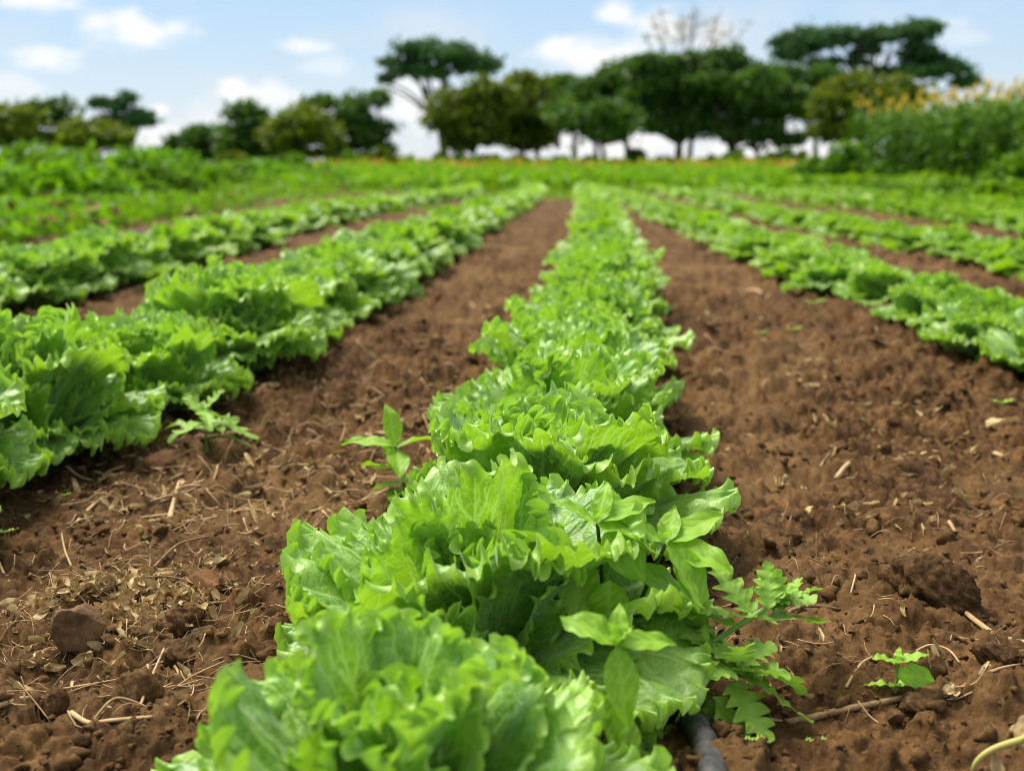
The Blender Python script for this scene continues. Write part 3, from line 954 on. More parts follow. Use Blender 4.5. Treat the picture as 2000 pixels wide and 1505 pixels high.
def leaf_geo(tier, seed, nr, nt, veins=True):
    L, lean, curv, cup, wf, fr, fold = TIER[tier]
    rng = np.random.default_rng(seed)
    lean += rng.normal() * 5
    curv += rng.normal() * 9
    L *= rng.uniform(0.92, 1.08)
    TH = math.radians(72)
    th = np.linspace(-TH, TH, nt)
    # even spacing along the margin
    Rr = L * np.maximum(np.cos(th * 0.985), 0.02) ** 0.6
    ex, ey = Rr * np.sin(th), Rr * np.cos(th)
    s = np.concatenate(([0], np.cumsum(np.hypot(np.diff(ex), np.diff(ey)))))
    th = np.interp(np.linspace(0, s[-1], nt), s, th)
    Rr = L * np.maximum(np.cos(th * 0.985), 0.02) ** 0.6
    arc = np.linspace(0, s[-1], nt)
    # irregular broad lobes and sharp teeth of the margin
    ph = rng.uniform(0, 100)
    Rr = Rr * (1 + 0.05 * fbm(arc / 0.045 + ph, arc * 0, seed, 2))
    tp = np.cumsum(rng.uniform(0.0055, 0.0135, 120))
    tp = tp[tp < arc[-1] + 0.02]
    hh = rng.uniform(0.25, 1.0, len(tp))
    j = np.clip(np.searchsorted(tp, arc), 1, len(tp) - 1)
    u = (arc - tp[j - 1]) / (tp[j] - tp[j - 1])
    tooth = (1 - np.abs(u * 2 - 1)) ** 1.3 * hh[j] * 0.0042
    r = 1 - (1 - np.linspace(0.0, 1, nr)) ** 1.9
    r[0] = 0.02
    # frill: the outer zone rolls up or down by turns, and the wave travels sideways
    vv = lambda wl, k: np.sin(2 * np.pi * (arc / wl + 0.35 * vnoise(arc / (wl * 1.7) + k, arc * 0, seed + 3)) + rng.uniform(0, 6.28))
    taper = sstep(0.0, 0.16 * arc[-1], arc) * sstep(0.0, 0.16 * arc[-1], arc[-1] - arc)
    w1, w2 = vv(0.033, 0.0), vv(0.0128, 9.0)
    amp = 0.75 + 0.35 * vnoise(arc / 0.07 + ph, arc * 0, seed + 9)
    psi = np.radians(120) * (0.38 * w1 + 0.85 * w2) * amp * (0.25 + 0.75 * taper)
    if tier in ('outer', 'mid'):
        psi = psi - 0.35                                      # margins droop outwards a little
    start = 1 - fr * (0.8 + 0.25 * vnoise(arc / 0.05 + 3, arc * 0, seed + 5))
    rad = np.zeros((nr, nt))
    zz = np.zeros((nr, nt))
    prev_r = np.zeros(nt)
    for i in range(nr):
        if i == 0:
            rad[0] = r[0] * Rr
        else:
            dr = (r[i] - r[i - 1])
            t = np.clip((0.5 * (r[i] + r[i - 1]) - start) / (1 - start), 0, 1)
            a = psi * t ** 1.15
            rad[i] = rad[i - 1] + dr * Rr * np.cos(a)
            zz[i] = zz[i - 1] + dr * Rr * np.sin(a)
    tt = sstep(0.88, 1.0, r)[:, None]
    at_ = psi[None, :]
    rad = rad + tt * tooth[None, :] * np.cos(at_)
    zz = zz + tt * tooth[None, :] * np.sin(at_)
    # sideways meander of the ruffled edge
    mea = sstep(0.86, 1.0, r)[:, None] * (0.003 * np.cos(2 * np.pi * arc / 0.0128 + ph) + 0.004 * np.cos(2 * np.pi * arc / 0.033 + ph * 2))[None, :] * taper[None, :]
    x = rad * np.sin(th)[None, :] + mea * np.cos(th)[None, :]
    y = rad * np.cos(th)[None, :] - mea * np.sin(th)[None, :]
    x = x * wf
    fx, fy = (r[:, None] * Rr[None, :] * np.sin(th)[None, :] * wf), (r[:, None] * Rr[None, :] * np.cos(th)[None, :])
    # broad folds and blistering
    zz = zz + fold * (r[:, None] ** 1.6) * np.sin(3.1 * th[None, :] + rng.uniform(0, 6.28)) + 0.7 * fold * (r[:, None] ** 2) * np.sin(6.3 * th[None, :] + rng.uniform(0, 6.28))
    zz = zz + 0.006 * sstep(0.45, 1.0, r)[:, None] * (np.sin(2 * np.pi * arc / 0.062 + ph * 3) * (0.5 + 0.5 * taper))[None, :]
    vein = np.full(x.shape, 9.0)
    if veins:
        vein = seg_dist(fx, fy, vein_tree(L, wf, rng))
        bl = np.clip(vein / 9, 0, 1) ** 0.7
        zz = zz + (0.0030 * bl * (0.6 + 0.7 * fbm(fx / 0.016, fy / 0.016, seed, 2))) * sstep(0.1, 0.4, r)[:, None] * L / .18
    # thick petiole trough near the base
    zz = zz + 0.05 * np.abs(fx) * np.exp(-fy / (0.3 * L))
    # cup across
    rho = cup * rng.uniform(0.85, 1.3) * (0.75 + 0.6 * np.clip(y / L, 0, 1))
    xc = rho * np.sin(np.clip(x / rho, -1.9, 1.9))
    zc = rho * (1 - np.cos(np.clip(x / rho, -1.9, 1.9)))
    zz = zz + zc
    # bend along: angle from the vertical grows outwards
    n = 200
    sy = np.linspace(-0.05, 1.35 * L, n)
    ang = np.radians(lean + curv * np.clip(sy / L, 0, 1.3) ** 1.4)
    dy = sy[1] - sy[0]
    oy = np.concatenate(([0], np.cumsum(np.sin(ang[:-1]) * dy)))
    oz = np.concatenate(([0], np.cumsum(np.cos(ang[:-1]) * dy)))
    k0 = np.argmin(abs(sy))
    oy, oz = oy - oy[k0], oz - oz[k0]
    by, bz, ba = np.interp(y, sy, oy), np.interp(y, sy, oz), np.interp(y, sy, ang)
    # the leaf's upper face looks to the plant's axis
    P = np.stack([xc, by - zz * np.cos(ba), bz + zz * np.sin(ba)], -1)
    edge = np.repeat(r[:, None], nt, 1)
    return P.reshape(-1, 3), grid_faces(nr, nt), dict(vein=vein.ravel(), edge=edge.ravel(), flat=np.stack([fx, fy, np.full_like(fx, seed * 0.37)], -1).reshape(-1, 3))


def leaf_set(nr, nt, nvar, seed, mat, veins):
    out = {}
    for ti, t in enumerate(TIER):
        out[t] = []
        for k in range(nvar):
            v, f, a = leaf_geo(t, seed + ti * 50 + k, nr, nt, veins)
            out[t].append(MB().add(v, f, **a).mesh('leaf', mat))
    return out


HERO = leaf_set(38, 360, 6, 1000, M['lettuce'], True)
LOWS = leaf_set(9, 100, 5, 1000, M['lettuce_far'], False)
MIDS = leaf_set(15, 170, 5, 1000, M['lettuce'], True)


def rosette(seed, counts=(7, 6, 5, 3)):
    rng = np.random.default_rng(seed)
    out, a = [], rng.uniform(0, 6.28)
    for t, n in zip(('outer', 'mid', 'inner', 'heart'), counts):
        for k in range(n):
            out.append((t, int(rng.integers(0, 1000)), a + rng.normal() * 0.15, rng.normal() * 0.10, rng.normal() * 0.10, rng.uniform(0.86, 1.1)))
            a += 2 * math.pi / n + (0.5 if k == n - 1 else 0)
    return out


TOFF = {'outer': (0.014, 0.0), 'mid': (0.010, 0.012), 'inner': (0.006, 0.02), 'heart': (0.002, 0.03)}


def leaf_matrix(t, az, tilt, roll, s):
    ro, zo = TOFF[t]
    # leaves grow along +Y before the turn
    R = Matrix.Rotation(az, 4, 'Z') @ Matrix.Translation((0, ro, zo)) @ Matrix.Rotation(-tilt, 4, 'X') @ Matrix.Rotation(roll, 4, 'Y') @ Matrix.Scale(s, 4)
    return R


def lettuce_parts(root, spec, meshes):
    for (t, k, az, tilt, roll, s) in spec:
        ms = meshes[t]
        o = put('leaf', ms[k % len(ms)], root)
        o.matrix_local = leaf_matrix(t, az, tilt, roll, s)


def whole_lettuce(seed, nr, nt, counts):
    rng = np.random.default_rng(seed)
    mb = MB()
    for (t, k, az, tilt, roll, s) in rosette(seed, counts):
        v, f, a = leaf_geo(t, 3000 + k % 60, nr, nt, False)
        Mx = np.array(leaf_matrix(t, az, tilt, roll, s))
        mb.add(v @ Mx[:3, :3].T + Mx[:3, 3], f, edge=a['edge'])
    return mb


FAR = [whole_lettuce(4000 + k, 7, 64, (8, 8, 6, 3)).mesh('lettuce', M['lettuce_far']) for k in range(7)]
TINY = [whole_lettuce(4100 + k, 5, 18, (7, 6, 4, 0)) for k in range(5)]


def path(pts):
    g = np.array([ground_at(px, py)[:2] for px, py in pts])
    o = np.argsort(g[:, 1])
    g = g[o]
    return lambda y: float(np.interp(y, g[:, 1], g[:, 0]))


CROW = lambda y: float(np.interp(y, [0.5, 0.76, 1.1, 1.7, 4, 9, 27], [-0.10, -0.062, -0.005, 0.075, 0.33, 0.72, 1.68]))
e1 = path([(0, 1000), (165, 915), (545, 745), (700, 632), (890, 502), (985, 440), (1060, 385)])
e2 = path([(-300, 760), (0, 648), (210, 592), (450, 520), (590, 462), (740, 425), (930, 383)])
f1 = path([(2100, 790), (1990, 752), (1830, 692), (1700, 640), (1580, 582), (1400, 500), (1270, 432), (1175, 383)])
f2 = path([(2100, 590), (2000, 562), (1880, 527), (1660, 482), (1480, 440), (1300, 383)])
f3 = path([(2100, 490), (1950, 458), (1700, 415), (1420, 379)])
f4 = path([(2100, 430), (1800, 395), (1560, 377)])
HW = 0.19
ROWS = [
    ('the middle row', CROW, 0.705, 0.335, 27, 'lettuces in the middle row'),
    ('the first row at left', lambda y: e1(y) - HW + 0.055, 1.28, 0.32, 26.5, 'lettuces in the first row left of the middle'),
    ('the second row at left', lambda y: e2(y) - HW + 0.02, 3.0, 0.31, 26, 'lettuces in the second row left of the middle'),
    ('the first row at right', lambda y: f1(y) + HW - 0.05, 2.12, 0.30, 26.5, 'lettuces in the first row right of the middle'),
    ('the second row at right', lambda y: f2(y) + HW, 4.3, 0.31, 26, 'lettuces in the second row right of the middle'),
    ('the third row at right', lambda y: f3(y) + HW, 6.2, 0.33, 26, 'lettuces in the third row right of the middle'),
    ('the fourth row at right', lambda y: f4(y) + HW, 9.0, 0.35, 26, 'lettuces in the fourth row right of the middle'),
]
ORD = ['nearest', 'second', 'third', 'fourth', 'fifth', 'sixth', 'seventh', 'eighth', 'ninth', 'tenth', 'eleventh', 'twelfth']
heads = []
rng = np.random.default_rng(9)
for ri, (rn, fn, y0, dy, y1, grp) in enumerate(ROWS):
    y, k = y0, 0
    while y < y1:
        x = fn(y) + rng.normal() * (0.012, 0.022, 0.03, 0.04, 0.05, 0.05, 0.05)[ri]
        if not (ri > 1 and k > 2 and rng.random() < (0, 0, .04, .07, .09, .1, .1)[ri]):          # a few gaps
            heads.append((y, x, ri, k))
            k += 1
        y += dy * (1 + rng.normal() * 0.06) * (1.0 if y < 8 else 1.08)
heads.sort()
SEED0 = {(0, 0): 21, (0, 1): 33, (0, 2): 45, (0, 3): 52}
stuff = MB()
for n_, (y, x, ri, k) in enumerate(heads):
    rn, grp = ROWS[ri][0], ROWS[ri][5]
    z = float(soil_h(np.array([x]), np.array([y]), False)[0] + terrain(y)) + 0.004
    rz = rng.uniform(0, 6.28)
    sc = rng.uniform(0.88, 1.12) * (1.0, 1.15, 1.06, 0.94, 0.88, 0.86, 0.86)[ri] * ((1.26 if k < 5 else 1.12) if ri == 0 and k > 1 else 1)
    if n_ >= 296:
        mbt = TINY[int(rng.integers(0, 5))]
        ca, sa = math.cos(rz), math.sin(rz)
        R = np.array([[ca, -sa, 0], [sa, ca, 0], [0, 0, 1]]) * sc
        v = np.concatenate(mbt.v) @ R.T + [x, y, z]
        stuff.add(v, np.concatenate(mbt.f), edge=np.concatenate([a['edge'] for _, a in mbt.at]))
        continue
    if k < 12:
        if k == 0:
            lab = f'pale green frilly lettuce, the one nearest the viewer in {rn}'
        else:
            lab = f'pale green frilly lettuce, {ORD[k]} from the front in {rn}'
    else:
        lab = f'small blurred lettuce in the far stretch of {rn}'
    hero = (ri == 0 and y < 2.6) or (ri == 1 and y < 2.3)
    if hero or y < 11.5:
        if ri == 0 and k < 4:
            rz, sc = 0.0, (0.95, 1.06, 1.12, 1.15)[k]
        r = empty('lettuce', (x, y, z), lab, 'lettuce', grp, rz)
        r.scale = (sc, sc, sc * (1.05, 1.14, 1.14, 1.05, 1.0, 1.0, 1.0)[ri])
        spec = rosette(SEED0.get((ri, k), 60 + n_), (7, 6, 5, 3) if hero and ri == 0 else (8, 8, 6, 4))
        if (ri, k) == (0, 1):
            spec += [('outer', 3, -2.05, 0.12, 0.1, 1.12), ('outer', 5, -1.5, 0.05, -0.1, 1.1), ('outer', 1, -2.5, 0.30, 0.0, 1.0), ('outer', 4, 1.5, -0.35, 0.0, 1.08)]
        lettuce_parts(r, spec, HERO if hero else MIDS if y < 5 else LOWS)
    else:
        tag(put('lettuce', FAR[int(rng.integers(0, 7))], None, (x, y, z), (0, 0, rz), sc), lab, 'lettuce', grp)
if stuff.n:
    tag(put('far_lettuces', stuff.mesh('far_lettuces', M['lettuce_far'])), 'far ends of the lettuce rows blending into green', None, None, 'stuff')


# ------------------------------------------------------------------ weeds
def ovate(L, W, droop, seed, teeth=0.0, wav=0, lobes=0, nv=15, nu=9, fold=0.25, belly=0.42):
    """a leaf blade along +Y, upper face +Z"""
    rng = np.random.default_rng(seed)
    if lobes:
        nv, nu = 48, 9
    t = np.linspace(0, 1, nv)
    w = W / 2 * np.sin(np.pi * t ** (math.log(0.5) / math.log(belly))) ** 0.85
    fwd = np.zeros(nv)
    if lobes:
        ph = t * lobes
        sw = (ph % 1.0)
        lobe = sw ** 0.8 * (1 - sstep(0.8, 1.0, sw))
        w = W / 2 * np.sin(np.pi * np.clip(t, 0, 1) ** 0.8) ** 0.7 * (0.38 + 0.95 * lobe) + 0.0012
        fwd = 0.03 * lobe
    if teeth:
        w = w * (1 + teeth * ((t * 13) % 1.0))
    u = np.linspace(-1, 1, nu)
    X = u[None, :] * w[:, None]
    Yf = t[:, None] * L + (np.abs(u)[None, :] ** 1.5) * fwd[:, None] * L
    Z = np.abs(X) * fold + 0.0012 * np.sin(t * 20)[:, None] * np.abs(u)[None, :]
    twist = rng.normal() * 0.5 * t[:, None]
    Z = Z + X * twist + 0.05 * L * np.sin(t * rng.uniform(5, 8) + rng.uniform(0, 6))[:, None] * (0.3 + np.abs(u)[None, :]) * t[:, None] + wav * 0.02 * L * np.sin(t * 31)[:, None] * np.abs(u)[None, :]
    droop = droop + rng.normal() * 0.15
    ang = droop * t ** 1.3
    d = L / (nv - 1)
    cy = np.concatenate(([0], np.cumsum(np.cos(ang[:-1]) * d)))
    cz = np.concatenate(([0], np.cumsum(-np.sin(ang[:-1]) * d)))
    Yb = np.interp(Yf, t * L, cy) + Z * np.interp(Yf, t * L, np.sin(ang))
    Zb = np.interp(Yf, t * L, cz) + Z * np.interp(Yf, t * L, np.cos(ang))
    side = np.full(X.shape, 9.0)
    for q in range(7):
        y0 = L * (0.06 + 0.11 * q)
        dl = np.abs((Yf - y0) - np.abs(X) * 0.8) * 0.78
        side = np.minimum(side, dl / 0.0007 + np.where(np.abs(X) < 1e-9, 0, 0))
    vein = np.minimum(np.abs(X) / 0.0011, side)
    return np.stack([X, Yb, Zb], -1).reshape(-1, 3), grid_faces(nv, nu), dict(vein=vein.ravel(), edge=np.zeros(nv * nu))


def aim(az, el, roll=0.0):
    """turn the blade's +Y to the azimuth (0 = away from the viewer, + = to the right) and elevation"""
    return Matrix.Rotation(-az, 4, 'Z') @ Matrix.Rotation(el, 4, 'X') @ Matrix.Rotation(roll, 4, 'Y')


def weed(name, label, base, stems, leaves, mat='weed', stemmat='stem', group=None, cat='weed', ls=1.0):
    """stems: lists of points (world offsets) with radii; leaves: (offset, az, el, roll, L, W, droop, kw)"""
    root = empty(name, base, label, cat, group)
    for pts, r0, r1 in stems:
        c = spline(pts, 14)
        put('stem', MB().add(*tube(c, np.linspace(r0, r1, 14), 7)).mesh('stem', M[stemmat]), root)
    for q, (off, az, el, roll, L, W, droop, kw) in enumerate(leaves):
        v, f, a = ovate(L * ls, W * ls, droop, q + 11, **kw)
        pet = kw.get('lobes', 0)
        o = put('leaf', MB().add(v, f, **a).mesh('leaf', M[mat]), root)
        o.matrix_local = Matrix.Translation(off) @ aim(math.radians(az), math.radians(el), math.radians(roll))
    return root


T = dict(teeth=0.06)
# broad-leaved weed at the left flank of the middle row
b = ground_at(792, 984)
zb = gz(b.x, b.y)
weed('broadleaf_weed', 'broad smooth-leaved weed at the left flank of the middle row', (b.x, b.y, zb - .01),
     [([(0, 0, 0), (-.004, 0, .05), (-.014, 0, .088)], .0032, .002)],
     [((-.014, 0, .088), -25, 62, 10, .055, .026, .3, {}), ((-.014, 0, .086), -95, 18, -15, .066, .024, .7, {}), ((-.012, 0, .084), 85, 22, 10, .058, .026, .5, {}),
      ((-.012, 0, .08), 170, -20, 0, .055, .028, .5, {}), ((-.008, 0, .05), -75, 12, 0, .05, .022, .6, {}), ((-.006, 0, .045), -110, 30, 20, .04, .02, .5, {}), ((-.006, 0, .06), -60, 40, 0, .04, .02, .3, {}), ((-.002, 0, .03), -130, 5, 0, .045, .024, .5, {}), ((0, 0, .04), 150, 5, 0, .05, .028, .6, {}), ((0, 0, .02), -160, 8, 0, .045, .026, .5, {})], ls=1.25)

# two-stemmed ovate weed in the second lettuce
b = Vector((0.088, 1.03, 0.0))
t1, t2 = at(1167, 1022, 1.03) - b, at(1300, 1062, 1.02) - b
wl = []
for (tp, sc) in ((t1, 1.0), (t2, 1.0)):
    wl += [(tuple(tp), -70, 25, 0, .045 * sc, .02, .3, T), (tuple(tp), 62, 22, 12, .060 * sc, .026, .55, T), (tuple(tp), 118, -8, 15, .058 * sc, .030, .5, T), (tuple(tp), 20, 40, 0, .04, .018, .3, T), (tuple(tp + Vector((0, 0, .004))), 150, 60, 0, .018, .009, .2, {}), (tuple(tp + Vector((0, 0, .004))), -30, 65, 0, .018, .008, .2, {})]
wl += [(tuple(at(1135, 1080, 1.02) - b), 195, -72, 0, .056, .034, .15, T), (tuple(at(1330, 1070, 1.0) - b), 150, -58, 10, .052, .030, .25, T), (tuple(at(1300, 1068, .99) - b), 140, -45, -20, .056, .03, .3, T),
       (tuple(at(1190, 1132, 1.0) - b), 185, -75, 0, .048, .032, .1, T), (tuple(at(1240, 1112, 1.01) - b), 100, -22, 30, .055, .03, .4, T), (tuple(at(1180, 1040, 1.02) - b), 130, -35, 30, .05, .03, .3, T)]
weed('ovate_weed', 'two-stemmed weed with pointed oval leaves rising out of the second lettuce', b,
     [([(0, 0, -.01), (t1.x * .6 + .004, t1.y * .6, .09), tuple(t1)], .0026, .0018), ([(.012, 0, -.01), (t2.x * .55, t2.y * .5, .08), tuple(t2)], .0026, .0018)], wl, 'weed', 'darkstem', ls=1.18)

# nearer, blurred ovate weed
b = Vector((0.085, 0.82, 0.0))
t1 = at(1205, 1262, .82) - b
weed('ovate_weed', 'blurred weed with long hanging pointed leaf beside the front lettuce', b,
     [([(0, 0, -.01), (t1.x * .3, 0, .08), tuple(t1)], .0026, .0018)],
     [(tuple(t1), 168, -62, 8, .060, .026, .3, T), (tuple(t1), 78, 10, 20, .052, .022, .75, T), (tuple(t1), -70, 30, 0, .05, .024, .4, T), (tuple(t1), 10, 50, 0, .035, .016, .3, T), (tuple(t1), -20, 75, 0, .025, .012, .2, {}), (tuple(t1), 120, 62, 0, .024, .012, .2, {}),
      (tuple(t1 * .6), 160, -60, 0, .05, .03, .3, T), (tuple(t1 * .75), 190, -70, 0, .045, .026, .3, T)], 'weed', 'stem')

# ragged weed with lobed leaves leaning out to the right
b = Vector((0.115, 1.0, 0.03))
tipw = at(1530, 1165, 1.02)
tip = tipw - b
lb = dict(lobes=5, fold=0.18, wav=1)
main = [(-.01, .0, -.03), tuple(at(1330, 1290, 1.0) - b), tuple(at(1420, 1235, 1.0) - b), tuple(tip)]
side1 = [tuple(at(1330, 1290, 1.0) - b), tuple(at(1385, 1330, .99) - b), tuple(at(1430, 1300, .97) - b)]
side2 = [tuple(at(1290, 1335, 1.0) - b), tuple(at(1360, 1350, .99) - b), tuple(at(1395, 1355, .97) - b)]
P = lambda px, py, Y: tuple(at(px, py, Y) - b)
rl = [(P(1395, 1245, 1.0), -62, 34, 10, .052, .030, .5, lb), (P(1470, 1205, 1.01), -40, 45, 0, .050, .028, .4, lb), (P(1480, 1210, 1.01), 80, 2, 10, .052, .022, .3, lb), (P(1480, 1205, 1.0), -100, 8, 20, .05, .026, .5, lb),
      (P(1440, 1225, .99), -80, 20, 0, .05, .028, .4, lb), (P(1500, 1190, 1.01), 10, 60, 0, .034, .018, .3, lb)]
rr_ = np.random.default_rng(5)
for q in range(9):
    rl.append((P(1515 + rr_.uniform(-22, 22), 1180 + rr_.uniform(-8, 14), 1.02), rr_.uniform(-60, 140), rr_.uniform(20, 80), 0, .028, .014, .3, lb))
for q in range(10):
    rl.append((P(1432 + rr_.uniform(-14, 14), 1302 + rr_.uniform(-10, 16), .97), q * 36, rr_.uniform(10, 60), 0, rr_.uniform(.026, .044), .020, .4, lb))
rl += [(P(1425, 1310, .97), -88, 4, 0, .05, .024, .3, lb), (P(1440, 1315, .96), 105, -22, 0, .055, .026, .3, lb), (P(1440, 1310, .97), 80, -12, 0, .052, .024, .4, lb), (P(1425, 1330, .96), 150, -30, 0, .046, .028, .3, lb),
       (P(1390, 1358, .96), -105, -28, 20, .050, .036, .3, lb), (P(1392, 1360, .95), 130, -42, 0, .066, .030, .2, lb), (P(1385, 1365, .96), 170, -60, 0, .045, .02, .2, lb), (P(1310, 1375, .98), -120, -20, 0, .04, .026, .3, lb), (P(1300, 1352, 1.0), 160, -30, 0, .05, .03, .3, lb),
       (P(1310, 1262, 1.0), -60, 30, 0, .05, .034, .4, lb), (P(1325, 1270, 1.0), -110, 15, 0, .045, .03, .4, lb), (P(1335, 1250, 1.0), 20, 60, 0, .022, .012, .2, lb), (P(1340, 1255, 1.0), -40, 50, 0, .022, .012, .2, lb), (P(1345, 1255, 1.0), 70, 40, 0, .02, .01, .2, lb)]
weed('ragged_weed', 'light green weed with jagged lobed leaves leaning out over the soil', b, [(main, .0042, .0022), (side1, .0022, .0014), (side2, .0022, .0014)], rl, 'ragged', 'stem', ls=1.42)


def seedling(px, py, s, label, lean=0.0, mat='weed', big=False):
    p = ground_at(px, py)
    z = gz(p.x, p.y)
    h = 0.026 * s
    lv = [((0, 0, h), -95, 20, 0, .022 * s, .014 * s, .4, {}), ((0, 0, h), 95, 25, 0, .026 * s, .015 * s, .3, {})]
    if big:
        lv += [((0, 0, h), 30, 62, 0, .014 * s, .007 * s, .2, {}), ((0, 0, h), 170, 25, 0, .016 * s, .01 * s, .2, {}), ((0, 0, h * .62), 110, 5, 40, .03 * s, .018 * s, .9, {}), ((0, 0, h * .2), -90, 18, 0, .026 * s, .012 * s, .5, {}), ((0, 0, h * .2), 80, 22, 0, .022 * s, .012 * s, .5, {}), ((0, 0, h * .25), -160, 30, 0, .02 * s, .01 * s, .5, {})]
    weed('seedling', label, (p.x, p.y, z - .003), [([(0, 0, 0), (0.001 * s, 0, h * .5), (0, 0, h)], .0016 * s, .001 * s)], lv, mat, 'stem', None, 'seedling')


seedling(1745, 1388, 1.15, 'upright green seedling with oval leaves behind the long dry stem', big=True)
seedling(1590, 1462, .42, 'tiny two-leaved seedling between the black pipe and the dried corner plant')
seedling(1470, 1490, .40, 'tiny pale seedling closest to the black pipe')
seedling(1665, 840, .9, 'small blurred seedling alone in the middle of the bare soil strip')
seedling(1955, 825, 1.0, 'small blurred seedling beside the pale dry leaf')
seedling(12, 1078, .6, 'small whitish seedling at the edge left of the dry litter')
seedling(125, 975, .5, 'tiny seedling under the row of lettuce at left')
seedling(1484, 665, 1.0, 'tiny blurred seedling near the pale straw in the right furrow')
seedling(1548, 668, 1.1, 'blurred seedling pair beside the tiny one in the right furrow')
seedling(1590, 620, 1.6, 'blurred seedling close to the first row right of the middle')
seedling(568, 730, 1.2, 'blurred seedling at the foot of the first row left of the middle')

# wilted weed under the row on the left
p = ground_at(405, 890)
z = gz(p.x, p.y)
wl = []
for q, (az, el, L) in enumerate([(-80, 18, .08), (-140, 5, .08), (120, 10, .09), (160, -5, .08), (80, 30, .06), (200, 20, .06), (-60, 45, .06), (60, 55, .05), (140, 25, .07), (100, 5, .10)]):
    wl.append(((0.0, 0, .035 + .012 * (q % 4)), az, el, 0, L, .03, .8, dict(lobes=4)))
weed('wilted_weed', 'wilting blue-green weed sprawling at the foot of the lettuces at left', (p.x, p.y, z), [([(0, 0, -.005), (0, 0, .03), (.01, 0, .075)], .003, .002), ([(0, 0, .02), (.04, -.02, .03), (.09, -.03, .012)], .003, .0015)], wl, 'ragged', 'stem')


# ------------------------------------------------------------------ pipes
def pipe(label, pts, r, mat, n=40):
    pp = []
    for px, py in pts:
        g = ground_at(px, py)
        pp.append((g.x, g.y, float(soil_h(np.array([g.x]), np.array([g.y]), False)[0]) + r * 0.9))
    c = spline(pp, n)
    tag(put('irrigation_pipe', MB().add(*tube(c, r, 12)).mesh('irrigation_pipe', M[mat])), label, 'pipe', 'irrigation pipes on the soil')


pipe('black plastic irrigation pipe running under the front lettuce', [(1412, 1640), (1384, 1500), (1360, 1440), (1325, 1390), (1270, 1340), (1190, 1270), (1130, 1190)], 0.0125, 'pipe')
pipe('dusty grey irrigation pipe lying beyond the second row on the left', [(100, 482), (200, 470), (330, 458)], 0.018, 'greypipe')


# ------------------------------------------------------------------ stones and clods
def ico(n):
    import bmesh
    bm = bmesh.new()
    bmesh.ops.create_icosphere(bm, subdivisions=n, radius=1.0)
    v = np.array([q.co[:] for q in bm.verts])
    f = np.array([[q.index for q in fc.verts] for fc in bm.faces])
    bm.free()
    return v, f


I1, I2, I5 = ico(1), ico(2), ico(5)


def n3(v, s, seed):
    return fbm(v[:, 0] * s + v[:, 2] * s * .7, v[:, 1] * s - v[:, 2] * s * .6, seed, 4)


def rock(name, label, px, py, w, h, mat, seed, facets=9, rough=0.10, cat='stone', d=None, sink=0.25, rz=0.0, group=None, tight=(0.55, 0.85)):
    p = ground_at(px, py)
    v, f = I5
    rng = np.random.default_rng(seed)
    v = v.copy()
    nn = v / np.linalg.norm(v, axis=1)[:, None]
    for k in range(facets):                                     # flat broken faces
        d_ = rng.normal(size=3)
        d_ /= np.linalg.norm(d_)
        c = rng.uniform(*tight)
        over = v @ d_ - c
        v = v - np.clip(over, 0, None)[:, None] * d_ * 0.92
    v = v + nn * (rough * n3(v, 2.3, seed)[:, None] + rough * .35 * n3(v, 9, seed + 2)[:, None])
    v = v * np.array([w / 2, (d or w * 0.8) / 2, h / 2 * 1.25])
    z = float(soil_h(np.array([p.x]), np.array([p.y + w * .3]), False)[0])
    tag(put(name, MB().add(v, f).mesh(name, M[mat]), None, (p.x, p.y + (d or w * .8) * .35, z + h * (0.5 - sink * .5)), (0, 0, rz)), label, cat, group)


rock('stone', 'large grey-brown stone with flat front beside the dry litter', 155, 1285, .074, .068, 'stone', 3, 16, .06, rz=.3, tight=(0.42, 0.72))
rock('soil_clod', 'big crumbly dark soil clod standing above the long dry twig', 1832, 1218, .112, .070, 'clod', 8, 7, .20, 'soil clod', .09, sink=.6)
rock('soil_clod', 'rough dark clod propped behind the pale pointed dry leaf', 355, 1262, .048, .040, 'clod', 12, 6, .16, 'soil clod')
rock('stone', 'reddish stone at the right end of the dry litter', 472, 1200, .042, .030, 'redstone', 15, 9, .08)
rock('stone', 'brownish flat stone partly under the litter straws', 400, 1165, .055, .026, 'redstone', 18, 8, .08)
rock('stone', 'small pale smooth stone behind the big clod', 1926, 1122, .022, .014, 'palestone', 19, 7, .05)
rock('soil_clod', 'crumbly clod inside the curled dry vine', 262, 1385, .044, .034, 'clod', 22, 6, .18, 'soil clod')
rock('soil_clod', 'flat clod below the pale pointed dry leaf', 345, 1300, .06, .022, 'clod', 25, 6, .12, 'soil clod')
rock('soil_clod', 'small round clod in the bottom left soil by the forked straw', 105, 1395, .03, .026, 'clod', 26, 6, .14, 'soil clod')
rock('soil_clod', 'blocky clod below the long dry twig', 1840, 1240, .028, .014, 'clod', 27, 9, .06, 'soil clod')
rock('soil_clod', 'round clod behind the upright seedling', 1815, 1358, .034, .028, 'clod', 28, 6, .16, 'soil clod')
rock('soil_clod', 'wide clod at the right edge above the straw bundle', 1950, 1330, .045, .026, 'clod', 29, 6, .14, 'soil clod')
rock('soil_clod', 'dark clod half way down the right soil strip', 1805, 785, .075, .045, 'clod', 30, 6, .15, 'soil clod')
rock('soil_clod', 'small dark clod beside the first lettuces of the middle row', 1545, 1075, .034, .022, 'clod', 31, 6, .15, 'soil clod')
rock('soil_clod', 'low clod in front of the long dry stem', 1790, 1420, .032, .014, 'clod', 33, 6, .14, 'soil clod')
rock('soil_clod', 'reddish clod lying under the wilting weed', 320, 915, .085, .035, 'redstone', 34, 7, .10, 'soil clod')


